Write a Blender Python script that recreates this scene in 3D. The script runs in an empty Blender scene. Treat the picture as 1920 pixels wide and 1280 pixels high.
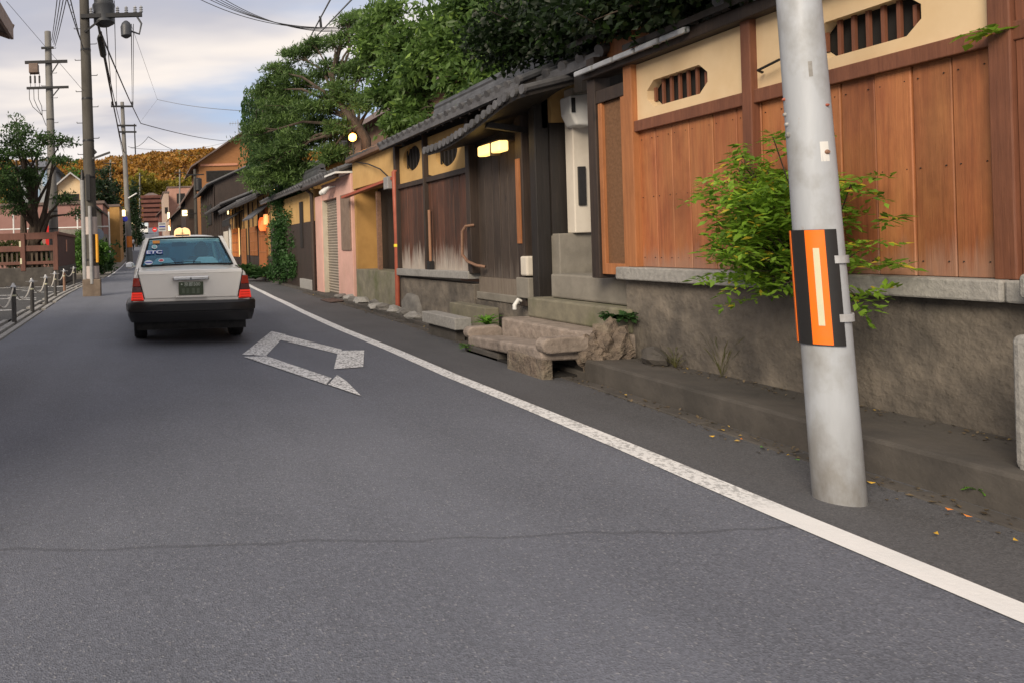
import bpy, bmesh, math, random
import numpy as np
from mathutils import Vector, Matrix
R = math.radians
SC = bpy.context.scene
C = SC.collection

# ------------------------------------------------------------------ camera, sky, sun, exposure
F, H, CX, CY = 1270.0, 1.25, 272.0, 470.0            # photo pixels; level camera looking down the street
ROLL = math.atan(0.03)
cam = bpy.data.objects.new('camera', bpy.data.cameras.new('camera'))
C.objects.link(cam)
cam.data.sensor_width = 36.0
cam.data.lens = 36.0 * F / 1920.0
cam.data.shift_x = (960.0 - CX) / 1920.0
cam.data.shift_y = -(640.0 - CY) / 1920.0
cam.data.clip_start = 0.05
cam.data.clip_end = 4000
cam.matrix_world = Matrix.Translation((0, 0, H)) @ Matrix.Rotation(R(90), 4, 'X') @ Matrix.Rotation(-ROLL, 4, 'Z')
SC.camera = cam

SUN_EL, SUN_AZ = R(29), R(224)                        # azimuth from +Y clockwise: low behind the camera, a little left
w = bpy.data.worlds.new('World'); SC.world = w; w.use_nodes = True
nt = w.node_tree; nt.nodes.clear()
def N(t, **k):
    n = nt.nodes.new(t)
    for a, b in k.items(): setattr(n, a, b)
    return n
out = N('ShaderNodeOutputWorld'); bg = N('ShaderNodeBackground'); bg.inputs[1].default_value = 0.10
sky = N('ShaderNodeTexSky', sky_type='NISHITA'); sky.sun_disc = False
sky.sun_elevation = SUN_EL; sky.sun_rotation = SUN_AZ; sky.air_density = 1.0; sky.dust_density = 1.5
tc = N('ShaderNodeTexCoord'); sep = N('ShaderNodeSeparateXYZ'); nt.links.new(tc.outputs['Generated'], sep.inputs[0])
def math_(op, a, b=None):
    n = N('ShaderNodeMath', operation=op)
    for i, x in enumerate((a, b)):
        if x is None: continue
        if isinstance(x, (int, float)): n.inputs[i].default_value = x
        else: nt.links.new(x, n.inputs[i])
    return n.outputs[0]
zz = math_('ADD', math_('MAXIMUM', sep.outputs[2], 0.0), 0.16)
comb = N('ShaderNodeCombineXYZ')
nt.links.new(math_('DIVIDE', sep.outputs[0], zz), comb.inputs[0])
nt.links.new(math_('DIVIDE', sep.outputs[1], zz), comb.inputs[1])
mp = N('ShaderNodeMapping'); mp.inputs['Scale'].default_value = (0.55, 1.0, 1); mp.inputs['Location'].default_value = (1.7, 0.35, 0)
nt.links.new(comb.outputs[0], mp.inputs[0])
def cloud(scale, detail, rough, lo, hi, dist=0.0):
    n = N('ShaderNodeTexNoise'); n.inputs['Scale'].default_value = scale; n.inputs['Detail'].default_value = detail
    n.inputs['Roughness'].default_value = rough; n.inputs['Distortion'].default_value = dist
    nt.links.new(mp.outputs[0], n.inputs[0])
    r = N('ShaderNodeMapRange'); r.interpolation_type = 'SMOOTHSTEP'
    r.inputs[1].default_value = lo; r.inputs[2].default_value = hi
    nt.links.new(n.outputs[0], r.inputs[0]); return r.outputs[0]
cov = cloud(1.15, 5, 0.5, 0.26, 0.50)
shade = cloud(1.7, 4, 0.5, 0.36, 0.66, 0.3)
def mixc(f, a, b):
    n = N('ShaderNodeMix', data_type='RGBA')
    if isinstance(f, (int, float)): n.inputs[0].default_value = f
    else: nt.links.new(f, n.inputs[0])
    for s, x in ((6, a), (7, b)):
        if isinstance(x, tuple): n.inputs[s].default_value = (*x, 1)
        else: nt.links.new(x, n.inputs[s])
    return n.outputs[2]
ccol = mixc(shade, (3.0, 3.0, 3.4), (5.6, 5.1, 4.7))
skyb = mixc(0.7, sky.outputs[0], (2.35, 2.9, 4.1))
low = N('ShaderNodeMapRange'); low.inputs[1].default_value = 0.02; low.inputs[2].default_value = 0.20
low.inputs[3].default_value = 1.0; low.inputs[4].default_value = 0.0; nt.links.new(sep.outputs[2], low.inputs[0])
cc = mixc(low.outputs[0], mixc(cov, skyb, ccol), mixc(cov, (4.1, 4.7, 5.6), (5.1, 5.1, 5.3)))
nt.links.new(cc, bg.inputs[0]); nt.links.new(bg.outputs[0], out.inputs[0])

sl = bpy.data.lights.new('sun', 'SUN'); sl.energy = 2.2; sl.angle = R(26); sl.color = (1.0, 0.86, 0.68)
so = bpy.data.objects.new('sun', sl); C.objects.link(so)
sd = Vector((math.sin(SUN_AZ) * math.cos(SUN_EL), math.cos(SUN_AZ) * math.cos(SUN_EL), math.sin(SUN_EL)))
so.rotation_euler = (-sd).to_track_quat('-Z', 'Y').to_euler(); so.location = (0, -20, 30)
SC.view_settings.view_transform = 'Standard'; SC.view_settings.look = 'None'
SC.view_settings.exposure = 0.85; SC.view_settings.gamma = 1.0

# ------------------------------------------------------------------ pixel (of the 1920 photo) to a point on a real plane
def ray(u, v):
    xp = (u - CX) / F; yp = (CY - v) / F
    return (xp * math.cos(ROLL) + yp * math.sin(ROLL), 1.0, -xp * math.sin(ROLL) + yp * math.cos(ROLL))
def onX(u, v, X): d = ray(u, v); t = X / d[0]; return Vector((X, t, H + d[2] * t))
def onY(u, v, Y): d = ray(u, v); return Vector((d[0] * Y, Y, H + d[2] * Y))
def onZ(u, v, Z=0.0): d = ray(u, v); t = (Z - H) / d[2]; return Vector((d[0] * t, t, Z))
def g(y):                                             # the street climbs towards the hill
    if y < 35: return 0.0
    if y < 90: return 0.0005 * (y - 35) ** 2
    return 1.5125 + 0.055 * (y - 90)
def lerp(a, b, t): return a + (b - a) * t
def pw(tab, y):
    if y <= tab[0][0]: return tab[0][1]
    for (a, p), (b, q) in zip(tab, tab[1:]):
        if y <= b: return lerp(p, q, (y - a) / (b - a))
    return tab[-1][1]

# ------------------------------------------------------------------ mesh helper
class MB:
    def __init__(s): s.v = []; s.f = []; s.m = []
    def add(s, vs, fs, mi=0):
        o = len(s.v); s.v += [tuple(p) for p in vs]; s.f += [[i + o for i in q] for q in fs]; s.m += [mi] * len(fs); return s
    def bx(s, x0, x1, y0, y1, z0, z1, mi=0):
        return s.add([(x0,y0,z0),(x1,y0,z0),(x1,y1,z0),(x0,y1,z0),(x0,y0,z1),(x1,y0,z1),(x1,y1,z1),(x0,y1,z1)],
                     [(0,3,2,1),(4,5,6,7),(0,1,5,4),(1,2,6,5),(2,3,7,6),(3,0,4,7)], mi)
    def bar(s, a, b, wd, ht, mi=0, up=(0,0,1)):       # rectangular bar from a to b
        a = Vector(a); b = Vector(b); d = (b - a).normalized(); u = Vector(up)
        x = d.cross(u)
        if x.length < 1e-4: x = d.cross(Vector((1,0,0)))
        x.normalize(); z = x.cross(d)
        p = []
        for q in (a, b):
            for i, j in ((-1,-1),(1,-1),(1,1),(-1,1)): p.append(q + x*(wd/2*i) + z*(ht/2*j))
        return s.add(p, [(0,3,2,1),(4,5,6,7),(0,1,5,4),(1,2,6,5),(2,3,7,6),(3,0,4,7)], mi)
    def prism(s, poly, vec, mi=0):
        n = len(poly); vec = Vector(vec); p = [Vector(q) for q in poly]; p += [q + vec for q in p]
        return s.add(p, [list(range(n))[::-1], list(range(n, 2*n))] + [(i, (i+1)%n, n+(i+1)%n, n+i) for i in range(n)], mi)
    def tube(s, pts, r, n=8, mi=0, cap=True):
        pts = [Vector(p) for p in pts]; m = len(pts)
        rr = r if isinstance(r, (list, tuple)) else [r]*m
        vs = []; fs = []; prev = None
        for i, p in enumerate(pts):
            d = (pts[min(i+1, m-1)] - pts[max(i-1, 0)])
            d = d.normalized() if d.length > 1e-9 else Vector((0,0,1))
            if prev is None:
                x = d.cross(Vector((0,0,1)));
                if x.length < 1e-3: x = Vector((1,0,0))
            else: x = prev - d * prev.dot(d)
            x.normalize(); prev = x; y = d.cross(x)
            for k in range(n):
                a = 2*math.pi*k/n; vs.append(p + x*(rr[i]*math.cos(a)) + y*(rr[i]*math.sin(a)))
        for i in range(m-1):
            for k in range(n): fs.append((i*n+k, i*n+(k+1)%n, (i+1)*n+(k+1)%n, (i+1)*n+k))
        if cap: fs += [list(range(n))[::-1], list(range((m-1)*n, m*n))]
        return s.add(vs, fs, mi)
    def lathe(s, prof, c, n=16, mi=0, ax='z'):
        vs = []; fs = []
        for r, z in prof:
            for k in range(n):
                a = 2*math.pi*k/n; x, y = r*math.cos(a), r*math.sin(a)
                q = (x, y, z) if ax == 'z' else ((z, x, y) if ax == 'x' else (x, z, y))
                vs.append((c[0]+q[0], c[1]+q[1], c[2]+q[2]))
        m = len(prof)
        for i in range(m-1):
            for k in range(n): fs.append((i*n+k, i*n+(k+1)%n, (i+1)*n+(k+1)%n, (i+1)*n+k))
        fs += [list(range(n))[::-1], list(range((m-1)*n, m*n))]
        return s.add(vs, fs, mi)
    def blob(s, c, rad, seed=0, rough=0.15, sub=2, mi=0, freq=1.6):
        from mathutils import noise
        bm = bmesh.new(); bmesh.ops.create_icosphere(bm, subdivisions=sub, radius=1)
        bm.verts.ensure_lookup_table(); vs = []
        for v in bm.verts:
            k = 1 + rough*2*noise.noise(v.co*freq + Vector((seed*7.3, seed*3.1, seed)))
            vs.append((c[0]+v.co.x*rad[0]*k, c[1]+v.co.y*rad[1]*k, c[2]+v.co.z*rad[2]*k))
        fs = [[v.index for v in f.verts] for f in bm.faces]; bm.free()
        return s.add(vs, fs, mi)
    def loft(s, rings, mi=0, caps=True, closed=True):
        n = len(rings[0]); vs = [p for r in rings for p in r]; fs = []
        for i in range(len(rings)-1):
            for k in range(n if closed else n-1): fs.append((i*n+k, i*n+(k+1)%n, (i+1)*n+(k+1)%n, (i+1)*n+k))
        if caps and closed: fs += [list(range(n))[::-1], list(range((len(rings)-1)*n, len(rings)*n))]
        return s.add(vs, fs, mi)
    def build(s, name, mat, parent=None, bevel=0, smooth=False, loc=None, seg=2):
        off = Vector(loc) if loc is not None else (OFF.get(parent.name, Vector((0,0,0))) if parent else Vector((0,0,0)))
        me = bpy.data.meshes.new(name)
        me.from_pydata([(p[0]-off.x, p[1]-off.y, p[2]-off.z) for p in s.v], [], s.f)
        mats = mat if isinstance(mat, (list, tuple)) else [mat]
        for q in mats: me.materials.append(q)
        bm = bmesh.new(); bm.from_mesh(me)
        for f, mi in zip(bm.faces, s.m): f.material_index = mi
        bmesh.ops.recalc_face_normals(bm, faces=bm.faces)
        bm.to_mesh(me); bm.free()
        if smooth:
            me.shade_smooth(); me.set_sharp_from_angle(angle=R(40))
        o = bpy.data.objects.new(name, me); C.objects.link(o)
        if parent is not None: o.parent = parent
        if loc is not None: o.location = off
        OFF[o.name] = off
        if bevel:
            b = o.modifiers.new('bevel', 'BEVEL'); b.width = bevel; b.segments = seg; b.limit_method = 'ANGLE'; b.angle_limit = R(40)
        return o
OFF = {}
def tag(o, label, cat, group=None, kind=None):
    if label: o['label'] = label
    if cat: o['category'] = cat
    if group: o['group'] = group
    if kind: o['kind'] = kind
    return o
def thing(name, label, cat, loc=(0,0,0), group=None):
    o = bpy.data.objects.new(name, None); C.objects.link(o); o.location = loc; o.empty_display_size = 0.2
    OFF[o.name] = Vector(loc); return tag(o, label, cat, group)
def struct(o): o['kind'] = 'structure'; return o
def copy_tree(o, parent=None):
    c = o.copy(); C.objects.link(c)
    if parent is not None: c.parent = parent
    OFF[c.name] = OFF.get(o.name, Vector((0,0,0)))
    for ch in [q for q in C.objects if q.parent == o]: copy_tree(ch, c)
    return c

# ------------------------------------------------------------------ materials
def new_mat(name):
    m = bpy.data.materials.new(name); m.use_nodes = True; t = m.node_tree
    return m, t, t.nodes['Principled BSDF']
def node(t, ty, ins=None, **k):
    n = t.nodes.new(ty)
    for a, b in k.items(): setattr(n, a, b)
    for a, b in (ins or {}).items():
        if hasattr(b, 'links') or isinstance(b, bpy.types.NodeSocket): t.links.new(b, n.inputs[a])
        else: n.inputs[a].default_value = b
    return n
def cmix(t, f, a, b, mode='MIX'):
    n = t.nodes.new('ShaderNodeMix'); n.data_type = 'RGBA'; n.blend_type = mode
    for i, x in ((0, f), (6, a), (7, b)):
        if isinstance(x, bpy.types.NodeSocket): t.links.new(x, n.inputs[i])
        elif isinstance(x, (int, float)): n.inputs[i].default_value = x
        else: n.inputs[i].default_value = (*x, 1)
    return n.outputs[2]
def pos(t, scale=(1,1,1), obj=False):
    s = node(t, 'ShaderNodeTexCoord').outputs['Object'] if obj else node(t, 'ShaderNodeNewGeometry').outputs['Position']
    return node(t, 'ShaderNodeMapping', {'Vector': s, 'Scale': scale}).outputs[0]
def noise(t, vec, scale, detail=5, rough=0.55, lo=0.3, hi=0.7, dist=0):
    n = node(t, 'ShaderNodeTexNoise', {'Vector': vec, 'Scale': scale, 'Detail': detail, 'Roughness': rough, 'Distortion': dist})
    return node(t, 'ShaderNodeMapRange', {0: n.outputs[0], 1: lo, 2: hi}).outputs[0]
def bump(t, b, h, strength, dist=0.01):
    n = node(t, 'ShaderNodeBump', {'Height': h, 'Strength': strength, 'Distance': dist}); t.links.new(n.outputs[0], b.inputs['Normal'])
def mat(name, c1, c2=None, scale=6, st=(1,1,1), rough=0.75, bmp=0.3, bd=0.01, metal=0, island=0.0, c3=None, s3=1.2, a3=0.6, obj=False, spec=0.5, lo=.3, hi=.7):
    m, t, b = new_mat(name)
    c2 = c2 or tuple(x*0.72 for x in c1)
    p = pos(t, st, obj)
    n1 = noise(t, p, scale, 7, .6, lo, hi)
    col = cmix(t, n1, c2, c1)
    if c3:
        n3 = noise(t, pos(t, (1,1,.6), obj), s3, 6, .6, .48, .68)
        k = node(t, 'ShaderNodeMath', {0: n3, 1: a3}, operation='MULTIPLY').outputs[0]
        col = cmix(t, k, col, c3)
    if island:
        rp = node(t, 'ShaderNodeNewGeometry').outputs['Random Per Island']
        mr = node(t, 'ShaderNodeMapRange', {0: rp, 3: 1-island, 4: 1+island}).outputs[0]
        v = node(t, 'ShaderNodeCombineColor', {0: mr, 1: mr, 2: mr}).outputs[0]
        col = cmix(t, 1.0, col, v, 'MULTIPLY')
    t.links.new(col, b.inputs['Base Color'])
    b.inputs['Metallic'].default_value = metal; b.inputs['Specular IOR Level'].default_value = spec
    rr = node(t, 'ShaderNodeMapRange', {0: n1, 3: min(1, rough+.1), 4: max(.05, rough-.1)}).outputs[0]
    t.links.new(rr, b.inputs['Roughness'])
    if bmp: bump(t, b, n1, bmp, bd)
    return m
def emit(name, col, strength, base=(.8,.8,.8)):
    m, t, b = new_mat(name); b.inputs['Base Color'].default_value = (*base, 1)
    b.inputs['Emission Color'].default_value = (*col, 1); b.inputs['Emission Strength'].default_value = strength
    b.inputs['Roughness'].default_value = .4; return m
def leaf_mat(name, dark, light, tip=None, trans=0.45, nscale=1.0):
    m, t, b = new_mat(name)
    rp = node(t, 'ShaderNodeNewGeometry').outputs['Random Per Island']
    ng = noise(t, pos(t), nscale, 3, .5, .35, .65)
    mixf = node(t, 'ShaderNodeMath', {0: rp, 1: .55}, operation='MULTIPLY').outputs[0]
    mf = node(t, 'ShaderNodeMath', {0: ng, 1: .45}, operation='MULTIPLY').outputs[0]
    f = node(t, 'ShaderNodeMath', {0: mixf, 1: mf}, operation='ADD').outputs[0]
    col = cmix(t, f, dark, light)
    if tip:
        tt = node(t, 'ShaderNodeMath', {0: rp, 1: .95}, operation='GREATER_THAN').outputs[0]
        col = cmix(t, tt, col, tip)
    t.links.new(col, b.inputs['Base Color']); b.inputs['Roughness'].default_value = .45; b.inputs['Specular IOR Level'].default_value = .35
    tr = node(t, 'ShaderNodeBsdfTranslucent'); t.links.new(col, tr.inputs[0])
    mx = node(t, 'ShaderNodeMixShader', {0: trans, 1: b.outputs[0], 2: tr.outputs[0]})
    t.links.new(mx.outputs[0], t.nodes['Material Output'].inputs[0]); return m
def asphalt(name, c, c2, speck=.22, seam=True, sp=0.42):
    m, t, b = new_mat(name)
    p = pos(t)
    big = noise(t, p, .9, 5, .55, .3, .7); med = noise(t, pos(t, (1,.25,1)), 3.0, 5, .6, .3, .7)
    col = cmix(t, big, c, c2); col = cmix(t, node(t, 'ShaderNodeMath', {0: med, 1: .35}, operation='MULTIPLY').outputs[0], col, tuple(x*.72 for x in c))
    vor = node(t, 'ShaderNodeTexVoronoi', {'Vector': p, 'Scale': 150.0})
    vr = node(t, 'ShaderNodeSeparateColor', {0: vor.outputs['Color']})
    gr = node(t, 'ShaderNodeMapRange', {0: vr.outputs[0], 3: .72, 4: 1.28}).outputs[0]
    gc = node(t, 'ShaderNodeCombineColor', {0: gr, 1: gr, 2: gr}).outputs[0]
    col = cmix(t, 1.0, col, gc, 'MULTIPLY')
    stn = noise(t, pos(t, (1,.6,1)), 1.7, 6, .65, .60, .74); col = cmix(t, node(t, 'ShaderNodeMath', {0: stn, 1: .32}, operation='MULTIPLY').outputs[0], col, tuple(x*.5 for x in c))
    trk = noise(t, pos(t, (1.0,.02,1)), 1.15, 2, .5, .46, .62); col = cmix(t, node(t, 'ShaderNodeMath', {0: trk, 1: .22}, operation='MULTIPLY').outputs[0], col, tuple(x*1.35 for x in c))
    sk = node(t, 'ShaderNodeMath', {0: vr.outputs[1], 1: .965}, operation='GREATER_THAN').outputs[0]
    sk = node(t, 'ShaderNodeMath', {0: sk, 1: sp}, operation='MULTIPLY').outputs[0]
    col = cmix(t, sk, col, (speck, speck, speck*1.02))
    if seam:                                           # relaid patches: a joint across the street, slightly different tone each side
        pxyz = node(t, 'ShaderNodeSeparateXYZ', {0: node(t, 'ShaderNodeNewGeometry').outputs['Position']})
        wob = node(t, 'ShaderNodeTexNoise', {'Vector': p, 'Scale': 2.5, 'Detail': 6})
        yy = node(t, 'ShaderNodeMath', {0: pxyz.outputs[1], 1: node(t, 'ShaderNodeMath', {0: wob.outputs[0], 1: .14}, operation='MULTIPLY').outputs[0]}, operation='ADD').outputs[0]
        for y0, fac in ((2.93, 0.97), (9.85, 1.03)):
            near = node(t, 'ShaderNodeMath', {0: yy, 1: y0}, operation='LESS_THAN').outputs[0]
            col = cmix(t, near, col, cmix(t, 1.0, col, (fac, fac, fac*1.01), 'MULTIPLY'))
            d = node(t, 'ShaderNodeMath', {0: node(t, 'ShaderNodeMath', {0: yy, 1: y0}, operation='SUBTRACT').outputs[0]}, operation='ABSOLUTE').outputs[0]
            ln = node(t, 'ShaderNodeMath', {0: d, 1: .011}, operation='LESS_THAN').outputs[0]
            ln = node(t, 'ShaderNodeMath', {0: ln, 1: .32}, operation='MULTIPLY').outputs[0]
            col = cmix(t, ln, col, (.025,.025,.028))
    t.links.new(col, b.inputs['Base Color']); b.inputs['Roughness'].default_value = .78
    bump(t, b, vor.outputs['Distance'], .55, .006); return m
def paint(name, worn):
    m, t, b = new_mat(name)
    p = pos(t)
    n = noise(t, p, 38, 6, .75, .40, .56); big = noise(t, p, 2.2, 4, .6, .3, .7)
    pxyz = node(t, 'ShaderNodeSeparateXYZ', {0: node(t, 'ShaderNodeNewGeometry').outputs['Position']})
    far = node(t, 'ShaderNodeMapRange', {0: pxyz.outputs[1], 1: 3.0, 2: 3.25}).outputs[0] if worn == 0 else None
    wv = node(t, 'ShaderNodeTexWave', {'Vector': node(t, 'ShaderNodeMapping', {'Vector': p, 'Rotation': (0,0,R(38))}).outputs[0], 'Scale': 9.0, 'Distortion': 6.0, 'Detail': 3.0})
    n2 = noise(t, p, 11, 7, .75, .36, .60); hole = node(t, 'ShaderNodeMath', {0: n, 1: node(t, 'ShaderNodeMath', {0: node(t, 'ShaderNodeMath', {0: wv.outputs[0], 1: .35}, operation='MULTIPLY').outputs[0], 1: n2}, operation='ADD').outputs[0]}, operation='MULTIPLY').outputs[0]
    base = cmix(t, big, (.74,.75,.76), (.84,.84,.84))
    k = node(t, 'ShaderNodeMapRange', {0: hole, 1: .18, 2: .42, 3: (.5 if worn == 0 else .85), 4: 0}).outputs[0]
    if far is not None: k = node(t, 'ShaderNodeMath', {0: k, 1: far}, operation='MULTIPLY').outputs[0]
    t.links.new(cmix(t, k, base, (.10,.10,.105)), b.inputs['Base Color']); b.inputs['Roughness'].default_value = .7
    bump(t, b, n, .25, .004); return m
def planks(name, c1, c2, c3=None, bleach=None, island=.16, rough=.62):
    m, t, b = new_mat(name)
    rp = node(t, 'ShaderNodeNewGeometry').outputs['Random Per Island']
    offv = node(t, 'ShaderNodeCombineXYZ', {0: node(t, 'ShaderNodeMath', {0: rp, 1: 37.0}, operation='MULTIPLY').outputs[0], 2: node(t, 'ShaderNodeMath', {0: rp, 1: 11.0}, operation='MULTIPLY').outputs[0]}).outputs[0]
    P = node(t, 'ShaderNodeVectorMath', {0: node(t, 'ShaderNodeNewGeometry').outputs['Position'], 1: offv}, operation='ADD').outputs[0]
    g1 = noise(t, node(t, 'ShaderNodeMapping', {'Vector': P, 'Scale': (1,1,.045)}).outputs[0], 46, 8, .68, .34, .66, .5)
    g2 = noise(t, node(t, 'ShaderNodeMapping', {'Vector': P, 'Scale': (1,1,.22)}).outputs[0], 5, 5, .6, .35, .68)
    col = cmix(t, g1, c2, c1)
    if c3: col = cmix(t, node(t, 'ShaderNodeMath', {0: g2, 1: .6}, operation='MULTIPLY').outputs[0], col, c3)
    kn = node(t, 'ShaderNodeTexVoronoi', {'Vector': node(t, 'ShaderNodeMapping', {'Vector': P, 'Scale': (1,1,.42)}).outputs[0], 'Scale': 4.2}).outputs['Distance']
    kk = node(t, 'ShaderNodeMapRange', {0: kn, 1: .035, 2: .10, 3: .65, 4: 0}).outputs[0]
    col = cmix(t, kk, col, tuple(x*.42 for x in c2))
    g3 = noise(t, node(t, 'ShaderNodeMapping', {'Vector': P, 'Scale': (1,1,.5)}).outputs[0], 1.9, 7, .7, .47, .70)
    col = cmix(t, node(t, 'ShaderNodeMath', {0: g3, 1: .6}, operation='MULTIPLY').outputs[0], col, tuple(x*.6 for x in c2))
    mr = node(t, 'ShaderNodeMapRange', {0: rp, 3: 1-island, 4: 1+island}).outputs[0]
    col = cmix(t, 1.0, col, node(t, 'ShaderNodeCombineColor', {0: mr, 1: mr, 2: mr}).outputs[0], 'MULTIPLY')
    if bleach:                                         # rain-bleached streaks climbing from the sill
        z0, z1, bc, amt = bleach
        zs = node(t, 'ShaderNodeSeparateXYZ', {0: node(t, 'ShaderNodeNewGeometry').outputs['Position']}).outputs[2]
        st = noise(t, node(t, 'ShaderNodeMapping', {'Vector': P, 'Scale': (1,1,.10)}).outputs[0], 10, 7, .7, .25, .75)
        zn = node(t, 'ShaderNodeMapRange', {0: zs, 1: z0, 2: z1, 3: 1.0, 4: 0.0}).outputs[0]
        k = node(t, 'ShaderNodeMath', {0: node(t, 'ShaderNodeMath', {0: zn, 1: st}, operation='ADD').outputs[0], 1: .85}, operation='SUBTRACT').outputs[0]
        k = node(t, 'ShaderNodeMapRange', {0: k, 1: 0, 2: .55, 3: 0, 4: amt}).outputs[0]
        col = cmix(t, k, col, bc)
    t.links.new(col, b.inputs['Base Color']); b.inputs['Roughness'].default_value = rough
    bump(t, b, g1, .3, .004); return m
def glass_mat(name, tint, refl=.25, rough=.03):
    m, t, b = new_mat(name); t.nodes.remove(b)
    tr = node(t, 'ShaderNodeBsdfTransparent', {0: (*tint, 1)}); gl = node(t, 'ShaderNodeBsdfGlossy', {0: (.42,.72,.90,1), 'Roughness': rough})
    fr = node(t, 'ShaderNodeFresnel', {0: 1.5}); ff = node(t, 'ShaderNodeMath', {0: fr.outputs[0], 1: refl}, operation='ADD').outputs[0]
    mx = node(t, 'ShaderNodeMixShader', {0: ff, 1: tr.outputs[0], 2: gl.outputs[0]}); t.links.new(mx.outputs[0], t.nodes['Material Output'].inputs[0]); return m

A_ROAD = asphalt('asphalt road', (.136,.147,.178), (.112,.122,.148), speck=.34)
A_SIDE = asphalt('asphalt shoulder', (.102,.104,.114), (.072,.073,.078), seam=False, sp=.25)
A_LOT = asphalt('asphalt parking lot', (.060,.060,.058), (.042,.042,.042), seam=False, sp=.5)
EARTH = mat('bare earth', (.10,.085,.065), (.06,.05,.04), 3, bmp=.5)
PAINT_LINE = paint('road paint line', 0); PAINT_OLD = paint('road paint worn', 1)
CONC = mat('concrete', (.26,.24,.205), (.19,.175,.15), 5, c3=(.12,.11,.095), rough=.85, bmp=.4)
CONC_DIRTY = mat('stained concrete', (.215,.185,.15), (.095,.084,.073), 4.5, c3=(.055,.05,.047), s3=2.2, a3=.9, rough=.9, bmp=.9, bd=.02)
CONC_DARK = mat('dark concrete', (.095,.085,.075), (.055,.05,.046), 4, c3=(.035,.033,.03), rough=.9, bmp=.7)
CONC_MOSS = mat('mossy concrete', (.24,.22,.16), (.14,.13,.10), 5, c3=(.085,.10,.035), s3=2.0, a3=.8, rough=.9, bmp=.6)
GRAN = mat('grey granite', (.36,.35,.33), (.25,.245,.235), 30, c3=(.17,.165,.155), rough=.8, bmp=.4)
PINKST = mat('pinkish stone', (.37,.305,.26), (.21,.175,.15), 9, c3=(.11,.09,.075), s3=3, rough=.85, bmp=.7, bd=.015)
ROUGHST = mat('rough brown stone', (.25,.195,.15), (.09,.072,.06), 11, c3=(.30,.27,.20), s3=5, rough=.9, bmp=1.0, bd=.03)
BOULDER = mat('boulder', (.20,.19,.175), (.11,.105,.10), 6, rough=.85, bmp=.7)
WOOD1 = planks('cedar planks', (.38,.128,.05), (.22,.068,.029), (.45,.205,.075), (0.97,1.25,(.33,.22,.17),.5), .17)
WOOD1_TRIM = planks('cedar trim', (.22,.085,.045), (.15,.055,.03), None, None, .08)
WOOD_OR = planks('orange cedar', (.42,.17,.065), (.31,.12,.045), None, None, .06)
WOOD2 = planks('weathered dark planks', (.075,.036,.022), (.028,.016,.012), (.15,.05,.025), (.80,1.40,(.46,.41,.36),.85), .25)
WOOD_DOOR = planks('old grey-brown door boards', (.062,.045,.035), (.03,.022,.018), None, (.60,1.2,(.17,.145,.125),.6), .2)
WOOD_DK = planks('dark timber', (.055,.036,.027), (.026,.018,.015), None, None, .15)
WOOD_BLK = planks('blackened timber', (.022,.017,.015), (.012,.010,.009), None, None, .1)
CREAM = mat('cream plaster', (.73,.565,.36), (.67,.50,.30), 3, c3=(.52,.35,.18), s3=1.1, a3=.5, rough=.9, bmp=.12)
OCHRE = mat('ochre plaster', (.56,.36,.14), (.47,.29,.11), 3, c3=(.34,.21,.085), s3=1.4, a3=.5, rough=.9, bmp=.15)
OCHRE2 = mat('deep ochre plaster', (.45,.255,.08), (.36,.20,.065), 3, c3=(.25,.15,.055), s3=.9, a3=.7, rough=.9, bmp=.15)
PINK = mat('pink painted render', (.66,.40,.335), (.58,.34,.285), 3, c3=(.44,.29,.22), s3=1.3, a3=.5, rough=.85, bmp=.15)
WHITEPL = mat('white plaster', (.66,.61,.53), (.58,.53,.46), 4, c3=(.42,.36,.30), s3=2, a3=.5, rough=.8, bmp=.12)
TILE = mat('grey roof tile', (.095,.10,.11), (.05,.053,.06), 5, rough=.42, bmp=.2, island=.22)
TILE_EDGE = mat('pale tile ends', (.105,.105,.11), (.055,.055,.06), 9, rough=.5, bmp=.2, island=.25)
STEEL = mat('galvanised steel', (.56,.58,.61), (.38,.40,.425), 7, (1,1,.22), c3=(.27,.255,.235), s3=6, a3=.8, rough=.55, bmp=.12, metal=.1)
PSTEEL = mat('weathered pole paint', (.46,.49,.53), (.35,.375,.41), 6, (1,1,.16), c3=(.23,.225,.21), s3=5, a3=.7, rough=.58, bmp=.15, metal=.05)
_t = PSTEEL.node_tree; _b = _t.nodes['Principled BSDF']; _c = _b.inputs['Base Color'].links[0].from_socket
_z = node(_t, 'ShaderNodeSeparateXYZ', {0: node(_t, 'ShaderNodeNewGeometry').outputs['Position']}).outputs[2]
_n = noise(_t, pos(_t, (1,1,.35)), 9, 7, .7, .2, .8)
_k = node(_t, 'ShaderNodeMath', {0: node(_t, 'ShaderNodeMapRange', {0: _z, 1: 0.0, 2: .45, 3: 1.0, 4: 0.0}).outputs[0], 1: _n}, operation='MULTIPLY').outputs[0]
_c = cmix(_t, node(_t, 'ShaderNodeMath', {0: _k, 1: 1.1}, operation='MULTIPLY').outputs[0], _c, (.13,.115,.10))
_r = noise(_t, pos(_t, (1,1,.5)), 7.5, 6, .7, .66, .74); _c = cmix(_t, node(_t, 'ShaderNodeMath', {0: _r, 1: .7}, operation='MULTIPLY').outputs[0], _c, (.30,.17,.10))
_t.links.new(_c, _b.inputs['Base Color'])
POLE_C = mat('concrete pole', (.23,.22,.205), (.16,.155,.145), 5, (1,1,.25), rough=.85, bmp=.15)
POLE_D = mat('dark concrete pole', (.085,.078,.066), (.055,.05,.043), 5, (1,1,.25), rough=.85, bmp=.2)
IRON = mat('dark iron', (.030,.030,.031), (.020,.020,.021), 20, rough=.5, bmp=.1, metal=.4)
RUSTP = mat('rust red paint', (.36,.085,.045), (.27,.062,.035), 8, rough=.55, bmp=.1)
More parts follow.
